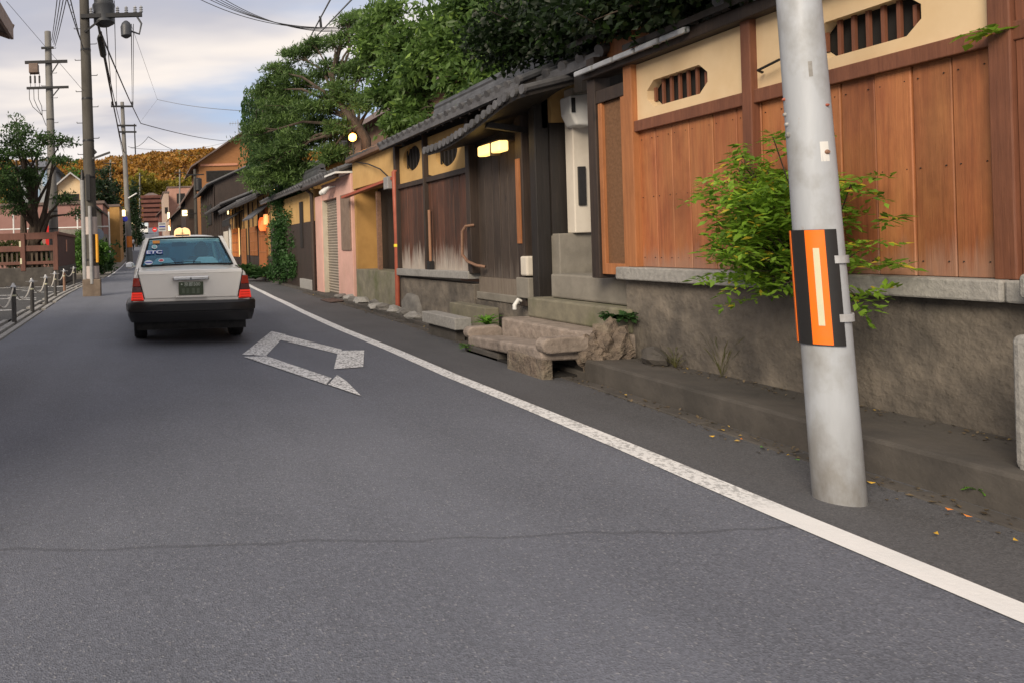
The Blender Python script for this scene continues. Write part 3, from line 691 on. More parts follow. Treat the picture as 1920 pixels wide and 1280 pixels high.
# main roof: boards, tile rolls running down to a row of tile ends, ridge
def tile_roof(parent, e0, e1, r0, r1, sp=.27, rad=.055, thick=.07, name='roof', edge=None, ridge=True):
    e0, e1, r0, r1 = map(Vector, (e0, e1, r0, r1)); nrm = (e1-e0).cross(r0-e0).normalized()
    if nrm.z < 0: nrm = -nrm
    mb = MB(); mb.prism([e0, e1, r1, r0], -nrm*thick); rf = mb.build(name, WOOD_BLK, parent)
    n = max(2, int((e1-e0).length/sp)); mt = MB(); me_ = MB()
    rows = max(2, int((r0-e0).length/.25))
    for j in range(rows):                                # overlapping courses
        t0, t1 = j/rows, min(1, (j+1.12)/rows); up0, up1 = nrm*.035, nrm*.012
        a, b, c_, d = e0.lerp(r0,t0), e1.lerp(r1,t0), e1.lerp(r1,t1), e0.lerp(r0,t1)
        mt.prism([a+up0, b+up0, c_+up1, d+up1], nrm*.018)
    for i in range(n+1):
        a = e0.lerp(e1, i/n); b = r0.lerp(r1, i/n); mt.tube([a+nrm*.045, b+nrm*.045], rad, 8)
        me_.tube([a+nrm*.045+(a-b).normalized()*.012, a+nrm*.045-(a-b).normalized()*.03], rad*1.12, 12)
    mt.build('tiles', TILE, rf); me_.bar(e0+nrm*.0, e1+nrm*.0, .03, .10); me_.build('tile_ends', edge or TILE_EDGE, rf)
    if ridge:
        mr = MB()
        for k in range(4): mr.bar(r0+Vector((0,0,.04+.05*k)), r1+Vector((0,0,.04+.05*k)), .26-.03*k, .042)
        mr.tube([r0+Vector((0,0,.25)), r1+Vector((0,0,.25))], .08, 10); mr.build('ridge', TILE, rf)
    return rf
tile_roof(gh, (XG-.30,7.5,2.97),(XG-.30,11.95,2.94),(XG+.75,7.5,3.36),(XG+.75,11.95,3.36), sp=.22, rad=.045)
mb = MB(); mb.bx(XG+.1,XG+.2,7.6,12.0,2.9,3.15); mb.build('upper_wall', WOOD_BLK, gh)
mb = MB()
for i in range(17): yy = 7.7+i*.26; mb.bar((XG-.27,yy,2.90),(XG+.3,yy,3.11),.045,.055)
mb.build('rafters', WOOD_DK, gh)
# low curved roof over the gate door
mb = MB(); mt = MB(); XH = 3.98
hp = [onX(u, v, XH) for u, v in ((800,286),(822,279),(845,267),(868,252),(890,236),(912,219),(934,201),(952,187),(968,178),(985,172))]
ctrl = []
for a, b in zip(hp, hp[1:]):
    m_ = max(1, int(round((a-b).length/.13)))
    for k in range(m_): ctrl.append(a.lerp(b, k/m_))
ctrl.append(hp[-1])
def inn(q): return (XG+.02, q.y, min(2.93, q.z+.12))
for a, b in zip(ctrl, ctrl[1:]): mb.prism([a, b, inn(b), inn(a)], (0,0,-.05))
for q in ctrl:
    mt.tube([(XH-.02,q.y,q.z+.03), (XG+.02,q.y,inn(q)[2]+.03)], .042, 8); mt.tube([(XH-.04,q.y,q.z+.025),(XH-.01,q.y,q.z+.025)], .052, 12)
hr = mb.build('gate_roof', WOOD_BLK, gh); mt.build('gate_roof_tiles', TILE_EDGE, hr)
for yy, zz_ in ((7.95,2.60),):
    MB().bar((XG-.45,yy,zz_),(XG+.02,yy,zz_-.08),.06,.07).build('gate_roof_bracket', WOOD_BLK, gh)
# far end wall of the recess (faces down the street)
mb = MB(); mb.bx(XG+.1,6.4,7.60,7.72,2.55,3.1); mb.build('end_plaster', OCHRE, gh)
mb = MB(); mb.bx(XG+.1,6.4,7.64,7.74,1.28,2.56); mb.build('end_door', WOOD_BLK, gh)
mb = MB(); mb.bx(XG+.1,6.4,7.52,7.74,.4,1.30); mb.build('end_base', CONC, gh, bevel=.01)
mb = MB(); mb.bx(4.745,4.925,7.46,7.60,1.30,2.9); mb.build('white_pillar', WHITEPL, gh, bevel=.01)
# small roof spanning the recess
tile_roof(h1, (XG-.10,6.45,2.98),(XG-.10,7.6,2.98),(XG+1.2,6.45,3.4),(XG+1.2,7.6,3.4), sp=.25, name='entry_roof', ridge=False)
mb = MB(); mb.bx(4.42,6.2,6.78,6.9,2.72,2.96); mb.build('entry_beam', WOOD_BLK, h1)
mb = MB(); mb.bx(5.9,6.0,6.0,7.7,.86,3.2); mb.build('entry_back_wall', WOOD_BLK, h1)
# lamp box, name plate, door lamp, grab rail
t = thing('wall_box', 'white rounded lamp box mounted high on the white pillar', 'wall box', (5.05,7.45,2.6))
mb = MB(); a = onY(1055,180,7.42); b = onY(1098,238,7.42)
mb.prism([(a.x,7.30,a.z-.02),(b.x+.02,7.30,a.z+.0),(b.x+.02,7.30,b.z+.02),(b.x-.04,7.30,b.z-.01),(a.x+.07,7.30,b.z),(a.x+.01,7.30,lerp(a.z,b.z,.62))], (0,.19,0)); mb.build('casing', WHITE, t, bevel=.025, seg=3)
mb = MB(); mb.bx(a.x+.015,a.x+.05,7.285,7.30,lerp(a.z,b.z,.15),lerp(a.z,b.z,.6)); mb.build('lens', IRON, t)
a = onY(1083,313,7.45); b = onY(1099,385,7.45)
mb = MB(); mb.bx(a.x,b.x,7.436,7.457,b.z,a.z); tag(mb.build('name_plate', BLACK, bevel=.004, loc=(a.x,7.49,b.z)), 'narrow black name plate on the white pillar', 'name plate')
LAMP = emit('warm door lamp', (1,.60,.17), 1.25, (.8,.65,.3))
t = thing('door_lamp', 'lit box lamp under the curved roof above the gate door', 'lamp', (4.2,8.8,2.3))
a = onX(899,284,4.25); b = onX(940,279,4.25)
mb = MB(); mb.prism([(4.22,b.y,a.z-.075),(4.22,a.y,a.z-.075),(4.22,a.y,a.z+.055),(4.22,b.y,a.z+.055)], (.12,0,0)); mb.build('shade', LAMP, t, bevel=.02)
mb = MB(); mb.bx(4.215,4.345,lerp(a.y,b.y,.62),lerp(a.y,b.y,.66),a.z-.105,a.z+.06); mb.bx(4.24,4.5,b.y+.1,a.y-.1,a.z+.058,a.z+.075); mb.build('bracket', WOOD_DK, t)
mb = MB(); yy = onX(873,420,XG-.12).y
mb.tube([(XG-.02,yy-.02,1.46),(XG-.12,yy,1.45),(XG-.14,yy+.06,1.38),(XG-.14,yy+.08,1.06),(XG-.12,yy-.02,.97),(XG-.10,yy-.22,.92),(XG-.02,yy-.3,.90)], .02, 8)
tag(mb.build('grab_rail', RUST, smooth=True, loc=(XG-.05,yy,.9)), 'bent brown iron grab rail fixed beside the gate door', 'grab rail')
mb = MB(); p_ = onZ(968,582,.12); mb.tube([(4.52,8.05,.50),(4.40,8.03,.53),(4.36,8.03,.47),(4.36,8.03,.42)], .024, 10); tag(mb.build('drain_spout', WHITE, smooth=True, loc=(4.4,8.03,.45)), 'short white drain elbow at the foot of the gate post', 'pipe')

# ---- ochre lean-to with red drainpipe
oc = thing('ochre_lean_to', 'ochre plastered lean-to with a dark recess between pink garage and gate house', 'house', (4.6,13,0))
ya, yb = 12.05, 14.55
mb = MB(); mb.bx(XG+.02,5.6,ya,yb,.0,.72); mb.build('base', CONC_MOSS, oc, bevel=.01)
mb = MB(); mb.bx(XG+.03,5.4,yb-.1,yb+.02,.7,2.6); mb.build('side_wall', OCHRE2, oc)
mb = MB(); mb.bx(5.0,5.1,ya,yb-.1,.72,2.4); mb.build('back_wall', WOOD_BLK, oc)
mb = MB(); mb.bx(XG+.22,XG+.30,13.7,13.78,.72,2.3); mb.build('post', RUST, oc)
mb = MB(); mb.bx(XG,5.4,ya,yb,2.42,2.98); mb.build('fascia_wall', OCHRE, oc, bevel=.01)
mb = MB(); mb.bar((XG-.03,ya,2.40),(XG-.20,yb,2.26),.12,.05); mb.build('awning_edge', RUSTP, oc)
mb = MB(); mb.bx(XG-.15,5.6,ya,yb,2.98,3.05); mb.build('roof', mat('brown sheet roof', (.17,.10,.07),(.11,.065,.045),4,rough=.6), oc, bevel=.01)
mb = MB(); mb.tube([(XG-.06,11.98,.06),(XG-.05,11.97,1.4),(XG-.07,11.95,2.5),(XG+.1,11.97,2.62)], .042, 10); dp = mb.build('drainpipe', RUSTP, oc, smooth=True)
mb = MB(); mb.lathe([(.047,0),(.047,.05)], (XG-.053,11.972,1.18), 12); mb.build('yellow_band', YEL, dp)
mb = MB(); mb.bx(XG-.14,XG+.0,12.08,12.30,2.22,2.44); tag(mb.build('meter_box', GREYPL, bevel=.01, loc=(XG,12.2,2.3)), 'grey meter box hanging above the red drainpipe', 'box')
mb = MB(); mb.tube([(XG-.02,14.3,2.99),(XG-.10,13.2,2.80),(XG-.12,12.5,2.62),(XG-.08,12.2,2.44)], .012, 6); tag(mb.build('cable', IRON, loc=(XG,13,2.7)), 'sagging black cable across the ochre lean-to above the awning', 'cable')

# ---- pink garage with roller shutter
pg = thing('pink_garage', 'pink rendered garage with a grey roller shutter and tiled eave', 'garage', (XG,16.5,0))
mb = MB(); mb.bx(XG-.02,XG+1.2,14.62,15.75,0,2.78); mb.build('pier', PINK, pg, bevel=.01)
mb = MB(); mb.bx(XG-.02,XG+1.2,17.1,17.75,0,2.5); mb.build('pier', PINK, pg, bevel=.01)
mb = MB(); mb.bx(XG-.0,XG+.5,15.75,17.1,2.36,2.75); mb.build('header', PINK, pg)
mb = MB(); n = 34
for i in range(n): z = .07+i*(2.28/n); mb.prism([(XG+.12,15.75,z),(XG+.12,17.1,z),(XG+.095,17.1,z+.034),(XG+.095,15.75,z+.034),(XG+.12,15.75,z+.066),(XG+.12,17.1,z+.066)][:4], (.03,0,.02))
mb.bx(XG+.13,XG+.16,15.75,17.1,.05,2.4)
mb.build('roller_shutter', mat('warm grey shutter', (.40,.35,.29),(.31,.27,.225),6,(1,.3,1),rough=.55,bmp=.1), pg)
GUIDE = mat('cream guide', (.52,.47,.38),(.44,.39,.31)); MB().bx(XG+.004,XG+.12,15.755,15.80,0,2.36).build('shutter_guide', GUIDE, pg); MB().bx(XG+.004,XG+.12,17.05,17.095,0,2.36).build('shutter_guide', GUIDE, pg)
tile_roof(pg, (XG-.25,14.7,2.84),(XG-.25,18.1,2.84),(XG+1.0,14.7,3.25),(XG+1.0,18.1,3.25), sp=.28)
mb = MB(); mb.tube([(XG-.27,14.8,2.76),(XG-.27,18.0,2.74)], .05, 8); mb.build('eave_gutter', WOOD_DK, pg)
mb = MB(); mb.tube([(XG-.09,17.78,.05),(XG-.09,17.78,2.6),(XG-.25,17.8,2.74)], .05, 8); mb.build('drainpipe', WOOD_DK, pg, smooth=True)
mb = MB(); mb.bx(XG-.05,XG-.021,14.68,15.35,1.12,2.36); tag(mb.build('notice_board', mat('brown board', (.23,.165,.125),(.17,.12,.09)), bevel=.006, loc=(XG,15,1.1)), 'long brown blank board fixed to the nearer pink pier', 'board')
mb = MB(); mb.bx(XG-.35,XG+.1,14.62,15.5,2.79,2.83); mb.build('canopy', WHITE, pg)
sp_ = thing('spotlight', 'white twin spotlight on an arm above the roller shutter', 'spotlight', (XG-.1,15.9,2.55))
mb = MB(); mb.tube([(XG,15.85,2.62),(XG-.18,15.9,2.58)], .018, 6); mb.build('arm', WHITE, sp_)
for dy in (-.1,.16): mb = MB(); mb.tube([(XG-.16,15.9+dy,2.60),(XG-.2,16.0+dy,2.55),(XG-.22,16.12+dy,2.50)], [.03,.05,.065], 10); mb.build('head', WHITE, sp_, smooth=True)
mb = MB(); mb.prism([(3.95,14.6,.005),(4.6,14.6,.065),(4.6,15.4,.065),(3.95,15.4,.005)], (0,0,.012)); tag(mb.build('ramp_plate', mat('rusty plate', (.10,.06,.05),(.06,.04,.033),9,rough=.6,bmp=.2), loc=(4.2,15,0)), 'rusty steel ramp plate over the gutter at the garage', 'plate')

# ---- plank and plaster wall behind the shrub
pw_ = thing('plastered_garden_wall', 'dark boarded garden wall with ochre plaster under a tiled coping', 'wall', (XG,20.5,0))
mb = MB(); mb.bx(XG,XG+.2,18.0,24.2,0,1.9); mb.build('board_wall', WOOD_DK, pw_)
mb = MB(); mb.bx(XG+.02,XG+.2,18.0,24.2,1.9,2.75); mb.build('plaster', OCHRE, pw_)
mb = MB(); mb.bx(XG-.03,XG+.1,19.2,19.5,1.2,2.5); mb.build('dark_panel', WOOD_BLK, pw_)
mb = MB(); mb.bx(XG-.1,XG,18.0,19.4,.05,.32); mb.build('plinth', GRAN, pw_, bevel=.01)
tile_roof(pw_, (XG-.3,18.1,2.8),(XG-.3,24.3,2.8),(XG+.3,18.1,3.1),(XG+.3,24.3,3.1), sp=.28)

# ================================================================== RIGHT: houses farther up the street
CLOTH_BLK = mat('black cloth', (.02,.018,.018), (.012,.011,.011), 8, rough=.9, bmp=.1)
GLOW = emit('warm window glow', (1,.55,.18), .7, (.7,.5,.25))
LANT = emit('red orange paper lantern', (1,.15,.03), .6, (.8,.25,.08))
LANT2 = emit('pale orange paper lantern', (1,.33,.09), .7, (.85,.5,.25))
BOX = emit('lit white sign box', (1,.72,.34), 1.5, (.9,.8,.6))
def machiya(label, xf, y0, y1, ze, wallm, depth=3.6, rise=1.3, upper=None, over=.55, doors=(), panels=(), dark=.9):
    t = thing('machiya_house', label, 'house', (xf, (y0+y1)/2, g(y0)))
    z0 = g(y0)
    mb = MB(); mb.bx(xf, xf+depth*2, y0, y1, z0-.1, ze+.1); mb.prism([(xf,y0,ze+.1),(xf+depth,y0,ze+rise-.1),(xf+depth*2,y0,ze+.1)], (0,y1-y0,0)); mb.build('wall', wallm, t)
    mb = MB(); mb.bx(xf-.02, xf+.02, y0, y1, z0, z0+dark); mb.build('dado', WOOD_DK, t)
    for k, yy in enumerate(np.arange(y0+.05, y1, 1.35)):
        mb = MB(); mb.bx(xf-.04, xf+.05, yy-.05, yy+.05, z0, ze); mb.build('post', WOOD_DK, t)
    rf = tile_roof(t, (xf-over,y0-.2,ze-.03),(xf-over,y1+.1,ze-.03),(xf+depth,y0-.2,ze+rise),(xf+depth,y1+.1,ze+rise), sp=.3)
    mb = MB(); mb.prism([(xf+depth*2+over,y0-.2,ze-.03),(xf+depth*2+over,y1+.1,ze-.03),(xf+depth,y1+.1,ze+rise),(xf+depth,y0-.2,ze+rise)], (0,0,-.08))
    mb.build('rear_slope', TILE, rf)
    mb = MB(); mb.tube([(xf-over,y0-.22,ze+.04),(xf+depth,y0-.22,ze+rise+.06)], .075, 8); mb.tube([(xf-over+.05,y0-.02,ze+.06),(xf+depth,y0-.02,ze+rise+.08)], .06, 8); mb.build('verge_tiles', TILE_EDGE, rf)
    mb = MB(); mb.bx(xf+depth-.14,xf+depth+.14,y0-.3,y0-.1,ze+rise+.1,ze+rise+.55); mb.build('ridge_end', TILE_EDGE, rf, bevel=.04)
    mb = MB(); mb.bar((xf-over,y0-.2,ze-.1),(xf-over,y1+.1,ze-.1),.04,.1); mb.build('eave_board', WOOD_BLK, t)
    for a, b, za, zb, m_, nm in panels:
        mb = MB(); mb.bx(xf-.05, xf+.03, a, b, z0+za, z0+zb); d = mb.build(nm, m_, t)
        if nm in ('lattice_door','lattice_window'):
            mb = MB(); n = max(3, int((b-a)/.16))
            for i in range(n+1): yy = lerp(a,b,i/n); mb.bx(xf-.075, xf-.05, yy-.015, yy+.015, z0+za, z0+zb)
            for k in range(3): zc = z0+lerp(za,zb,(k+.5)/3); mb.bx(xf-.07,xf-.05,a,b,zc-.02,zc+.02)
            mb.build('lattice', WOOD_OR, d)
    return t
t = machiya('ochre town house with orange lattice door, pent roof and two paper lanterns', 4.6, 24.45, 29.6, 3.15, OCHRE2, 2.6, 1.25, panels=((25.3,26.9,.1,2.0,WOOD_OR,'lattice_door'),(27.4,29.2,.9,2.1,WOOD_DK,'lattice_window')))
mb = MB(); mb.prism([(3.95,24.9,2.35),(3.95,27.3,2.35),(4.6,27.3,2.85),(4.6,24.9,2.85)], (0,0,-.06)); mb.build('pent_roof', TILE, t)
machiya('ochre town house with a black cloth awning and white post, second beyond the tall shrub', 4.62, 29.9, 36.6, 3.2, OCHRE2, 2.8, 1.2, panels=((30.6,32.0,.1,2.1,WOOD_BLK,'lattice_door'),(33,36,.8,2.2,GLOW,'lattice_window')))
machiya('weathered dark town house with grey boards, third beyond the tall shrub', 4.7, 37.0, 46, 3.6, WOOD_DK, 2.8, 1.2, panels=((38,40,.2,2.2,WHITEPL,'shutter_panel'),))
machiya('dark two storey town house with steep tiled eaves behind the round pine', 4.9, 47, 58, 5.6, WOOD_DK, 3.0, 1.5, panels=((49,52,2.9,4.4,VOID,'window'),))
# awning over the second house
mb = MB(); mb.prism([(3.95,31.5,2.55),(3.95,34.5,2.55),(4.6,34.5,2.95),(4.6,31.5,2.95)], (0,0,.05)); mb.bx(3.95,3.98,31.5,34.5,2.30,2.56)
tag(mb.build('awning', CLOTH_BLK, loc=(4.3,33,2.5)), 'black cloth awning over the door of the second ochre town house', 'awning')
p = onX(433,470,4.2); mb = MB(); mb.tube([(4.2,p.y,0),(4.2,p.y,2.4)], .07, 8); tag(mb.build('white_post', WHITE, loc=(4.2,p.y,0)), 'slim white post in front of the second ochre town house', 'post')
# lanterns
a = onY(493,421,25.4)
t = thing('round_lantern', 'round glowing red-orange paper lantern by the lattice door', 'lantern', a)
mb = MB(); mb.lathe([(.05,-.27),(.12,-.24),(.165,-.12),(.17,.0),(.165,.12),(.12,.24),(.05,.27)], a, 18); mb.build('paper', LANT, t, smooth=True)
mb = MB(); mb.lathe([(.07,.26),(.07,.31)], a, 12); mb.lathe([(.07,-.30),(.07,-.26)], a, 12); mb.tube([a+Vector((0,0,.3)), a+Vector((0,0,.62))], .008, 5); mb.build('rim', WOOD_BLK, t)
a = onY(499,412,25.2)
t = thing('cylinder_lantern', 'tall pale orange cylinder lantern above the round red lantern', 'lantern', a)
mb = MB(); mb.lathe([(.09,-.19),(.1,-.17),(.1,.17),(.09,.19)], a, 16); mb.build('paper', LANT2, t, smooth=True)
mb = MB(); mb.lathe([(.08,.185),(.08,.22)], a, 12); mb.tube([a+Vector((0,0,.2)), a+Vector((0,0,.55))], .008, 5); mb.build('rim', WOOD_BLK, t)
def lampball(u, v, Y, r, m_, label, name='lamp', cat='lamp', arm=(0.25,0,.05)):
    a = onY(u, v, Y); t = thing(name, label, cat, a)
    mb = MB(); mb.lathe([(.02,-r),(r*.75,-r*.7),(r,0),(r*.75,r*.7),(.02,r)], a, 12); mb.build('globe', m_, t, smooth=True)
    mb = MB(); mb.tube([a+Vector((0,0,r*.8)), a+Vector(arm)*.5+Vector((0,0,r*1.3)), a+Vector(arm)], .018, 6); mb.build('bracket', IRON, t); return t
HOT = emit('orange lamp', (1,.33,.05), 9, (.9,.5,.2))
lampball(661,258,17.5,.105,HOT,'bright orange globe lamp above the garage roof, in front of the pine trunk', arm=(.02,0,-.6))
lampball(651,250,19.5,.06,HOT,'tiny orange lamp just left of the bright globe lamp', arm=(.02,0,-.5))
lampball(518,357,24.0,.09,LAMP,'small warm lamp under the pine beside the tall shrub', arm=(.3,0,.1))
def boxlamp(u, v, Y, w_, h_, label, m_=BOX, d=.2):
    a = onY(u, v, Y); t = thing('sign_lamp', label, 'sign lamp', a)
    mb = MB(); mb.bx(a.x-w_/2,a.x+w_/2,a.y-d/2,a.y+d/2,a.z-h_/2,a.z+h_/2); mb.build('glass', m_, t, bevel=.02)
    mb = MB()
    for sx in (-1,1):
        for sy in (-1,1): mb.bx(a.x+sx*w_/2-.02,a.x+sx*w_/2+.02,a.y+sy*d/2-.02,a.y+sy*d/2+.02,a.z-h_/2-.03,a.z+h_/2+.03)
    mb.bx(a.x-w_/2-.05,a.x+w_/2+.05,a.y-d/2-.05,a.y+d/2+.05,a.z+h_/2+.02,a.z+h_/2+.07); mb.build('frame', IRON, t); return t
boxlamp(346,400,62,.50,.50,'lit square lantern lamp on the dark pole above the taxi roof sign', d=.5)
boxlamp(427,397,36,.12,.30,'narrow lit box lamp under the eaves of the second ochre town house')
boxlamp(232,400,54.4,.30,.50,'lit box sign hanging on the far utility pole, left of the street')
for i, (u, v, w_, h_) in enumerate(((249,420,.35,.8),(255,417,.3,.7),(259,414,.3,.7))):
    boxlamp(u, v, 118, w_, h_, 'one of three small lit signs in a cluster far down the left side', d=.3)['group'] = 'far lit signs'
boxlamp(318,428,100,.45,.75,'small lit sign low on the far right side of the street', d=.3)
boxlamp(316,405,96,.35,.9,'upright white lit sign under the pink building', d=.3)
boxlamp(320,418,94,.30,1.2,'tall orange lit sign strip between the pink building and the low sign', LANT2, d=.3)

# ---- distant buildings
def block(name, label, cat, x0, x1, y0, y1, z1, wm, roofm=None, roof='flat', rise=1.5, over=.5, wins=(), z0=None, bands=0, bandm=None):
    z0 = g(y0)-.4 if z0 is None else z0
    t = thing(name, label, cat, ((x0+x1)/2, y0, z0)); xm = (x0+x1)/2
    mb = MB(); mb.bx(x0,x1,y0,y1,z0,z1)
    if roof == 'gable': mb.prism([(x0,y0,z1),(x1,y0,z1),(xm,y0,z1+rise)], (0,y1-y0,0))
    mb.build('wall', wm, t)
    mb = MB(); th = .16
    if roof == 'flat': mb.bx(x0-over*.3,x1+over*.3,y0-over*.3,y1,z1,z1+.2)
    elif roof == 'gable':
        k = rise/(xm-x0)
        mb.prism([(x0-over,y0-over,z1-over*k),(xm,y0-over,z1+rise),(xm,y0-over,z1+rise+th),(x0-over,y0-over,z1-over*k+th)], (0,y1-y0+2*over,0))
        mb.prism([(x1+over,y0-over,z1-over*k),(xm,y0-over,z1+rise),(xm,y0-over,z1+rise+th),(x1+over,y0-over,z1-over*k+th)], (0,y1-y0+2*over,0))
    elif roof == 'hip':
        a, b, c, d = x0-over, x1+over, y0-over, y1+over; ym = (y0+y1)/2
        mb.add([(a,c,z1),(b,c,z1),(b,d,z1),(a,d,z1),(lerp(a,b,.4),ym,z1+rise),(lerp(a,b,.6),ym,z1+rise)], [(0,1,5,4),(1,2,5),(2,3,4,5),(3,0,4),(3,2,1,0)])
    mb.build('roof', roofm or TILE, t)
    for b in range(bands):
        zz_ = lerp(z0+1.5, z1, (b+.75)/bands); mb = MB(); mb.bx(x0-.7,x1+.7,y0-.8,y0-.02,zz_,zz_+.22); mb.bx(x0-.7,x1+.7,y0-.8,y0-.74,zz_+.22,zz_+.9); mb.build('balcony', bandm or wm, t)
    for (a, b, za, zb) in wins:
        mb = MB(); mb.bx(a-.07,b+.07,y0-.05,y0+.02,za-.07,zb+.07); fr = mb.build('window', WOOD_DK, t)
        mb = MB(); mb.bx(a,b,y0-.06,y0-.045,za,zb); mb.build('pane', VOID, fr)
    return t
REDB = mat('red brown timber', (.15,.052,.036), (.09,.034,.026), 1, rough=.8); BRN = mat('grey brown roof', (.16,.115,.10), (.11,.08,.07), 1, rough=.8)
ORB = mat('orange brown siding', (.33,.15,.055), (.25,.11,.04), 2, (1,1,6), rough=.85); PNK2 = mat('dull pink siding', (.42,.235,.175), (.35,.19,.145), 1, rough=.85)
GRYB = mat('pale rendered wall', (.46,.35,.28), (.38,.28,.22), 1, rough=.9)
def PX(u, Y): return (u-CX)/F*Y
def PZ(u, v, Y): return onY(u, v, Y).z
Y = 215; block('tower_building', 'dark red many storeyed building closing the far end of the street', 'building', PX(271,Y), PX(302,Y), Y, Y+8, PZ(288,370,Y), REDB, BRN, 'hip', 1.7, .9, bands=6, bandm=REDB)
Y = 110; block('pink_building', 'dull pink flat roofed building with one dark window above the far street', 'building', PX(318,Y), PX(372,Y), Y, Y+10, PZ(345,352,Y), PNK2, BRN, 'flat', wins=((PX(335,Y),PX(349,Y),PZ(340,381,Y),PZ(340,364,Y)),))
Y = 104; block('pale_building', 'narrow pale rendered building at the left flank of the pink one', 'building', PX(310,Y), PX(319,Y), Y, Y+14, PZ(315,362,Y), GRYB, BRN, 'flat', wins=((PX(312,Y),PX(316,Y),PZ(314,400,Y),PZ(314,390,Y)),))
Y = 66
t = block('gabled_house', 'large brown gabled house rising behind the town houses, left of the weeping tree', 'house', PX(377,Y), PX(560,Y), Y, Y+10, PZ(375,306,Y), ORB, BRN, 'gable', 3.0, .8, wins=((PX(392,Y),PX(445,Y),PZ(400,340,Y),PZ(400,322,Y)),))
xa, xb, z1 = PX(424,Y), PX(520,Y), PZ(440,286,Y); xm = (xa+xb)/2
mb = MB(); mb.bx(xa,xb,Y+2,Y+9,z1-3,z1); mb.prism([(xa,Y+2,z1),(xb,Y+2,z1),(xm,Y+2,z1+2.2)], (0,7,0)); mb.build('upper_wall', ORB, t)
mb = MB()
for s_, xe in ((-1,xa-.5),(1,xb+.5)): mb.prism([(xe,Y+1.2,z1-.3),(xm,Y+1.2,z1+2.3),(xm,Y+1.2,z1+2.5),(xe,Y+1.2,z1-.1)], (0,8,0))
mb.build('upper_roof', mat('red brown roof sheet', (.10,.055,.045),(.07,.04,.033)), t)
mb = MB(); mb.bx(PX(380,Y),PX(450,Y),Y-.12,Y,PZ(400,312,Y),PZ(400,308,Y)); mb.build('tie_beam', mat('salmon beam',(.55,.25,.15),(.45,.2,.12)), t)
p = onY(446,232,70); mb = MB()
mb.tube([p+Vector((0,0,-2.6)), p+Vector((0,0,.4))], .03, 5); mb.tube([p+Vector((-.9,0,0)), p+Vector((.5,0,.05))], .02, 5)
for k in range(5): q = p+Vector((-.8+.28*k,0,0)); mb.tube([q+Vector((0,-.3,0)), q+Vector((0,.3,.0))], .012, 4); mb.tube([q+Vector((0,0,-.22)), q+Vector((0,0,.22))], .012, 4)
tag(mb.build('antenna', GREYPL, loc=p), 'thin television antenna above the brown gabled house', 'antenna')
specs = [('dark shopfront house low on the right, just left of the lit square lamp', 326, 350, 84, 405, WOOD_DK, 'gable', 1.2),
         ('brown shop house behind the taxi roof sign, right side of the far street', 300, 322, 135, 400, REDB, 'gable', 1.5),
         ('grey brown house with dark eaves beside the dark pole', 350, 372, 72, 372, WOOD_DK, 'gable', 1.6)]
for lb, a, b, Y, vt, m_, rf, ri in specs: block('shop_house', lb, 'house', PX(a,Y), PX(b,Y)+1, Y, Y+9, PZ(a,vt,Y), m_, BRN, rf, ri, .5, wins=((PX(lerp(a,b,.3),Y),PX(lerp(a,b,.7),Y),PZ(a,vt,Y)-2.2,PZ(a,vt,Y)-1.2),))
block('rear_house', 'dull brown walled house hidden behind the trees over the gate house', 'house', 8.6, 15, 10.5, 30, 5.6, mat('dull brown wall',(.30,.185,.135),(.24,.15,.11),1.5), BRN, 'hip', 2.2, .5, z0=0)
# signs far down the street
def plate_sign(u, v, Y, w_, h_, m_, label, name='street_sign', rnd=False, pole=True):
    a = onY(u, v, Y); t = thing(name, label, 'sign', (a.x, Y, g(Y)))
    mb = MB()
    if rnd: mb.lathe([(w_/2,-.02),(w_/2,.02)], (a.x,Y,a.z), 20, ax='y')
    else: mb.bx(a.x-w_/2,a.x+w_/2,Y-.02,Y+.02,a.z-h_/2,a.z+h_/2)
    mb.build('plate', m_, t)
    if pole: mb = MB(); mb.tube([(a.x,Y+.06,g(Y)),(a.x,Y+.06,a.z+h_*.4)], .04, 6); mb.build('post', GREYPL, t)
    return t, a
BLUE = mat('sign blue', (.03,.04,.42), (.025,.035,.36)); REDS = mat('sign red', (.72,.03,.03), (.6,.025,.025))
plate_sign(235,411,54.2,.42,.42,BLUE,'round blue sign under the lit box sign on the far utility pole', rnd=True)
t, a = plate_sign(290,431,120,.85,.85,REDS,'round red sign far down the street beside the white truck', rnd=True)
mb = MB(); mb.bx(a.x-.22,a.x+.22,119.96,119.975,a.z-.07,a.z+.07); mb.build('bar', WHITE, t)
t, a = plate_sign(304,426,100,1.1,1.3,WHITE,'white direction board with dark lines above the street, right of the red sign')
for k in range(3): mb = MB(); mb.bx(a.x-.45,a.x+.45,99.96,99.975,a.z-.45+k*.4,a.z-.27+k*.4); mb.build('panel', BLUE if k == 1 else GREYPL, t)
# white truck
a = onY(271,448,150); zt = g(150)
t = thing('white_truck', 'small white box truck facing us far up the street', 'truck', (a.x,150,zt))
mb = MB(); mb.bx(a.x-.95,a.x+.95,151.4,155,zt+.7,zt+2.6); mb.build('cargo_box', mat('pale blue white box',(.52,.60,.66),(.46,.54,.60)), t, bevel=.05)
mb = MB(); mb.prism([(a.x-.85,150,zt+.4),(a.x+.85,150,zt+.4),(a.x+.85,150.0,zt+1.2),(a.x+.8,150.3,zt+1.95),(a.x-.8,150.3,zt+1.95),(a.x-.85,150,zt+1.2)], (0,1.3,0)); mb.build('cab', WHITE, t, bevel=.04)
mb = MB(); mb.add([(a.x-.74,150.02,zt+1.25),(a.x+.74,150.02,zt+1.25),(a.x+.68,150.27,zt+1.85),(a.x-.68,150.27,zt+1.85)], [(0,1,2,3)]); mb.build('windscreen', VOID, t)
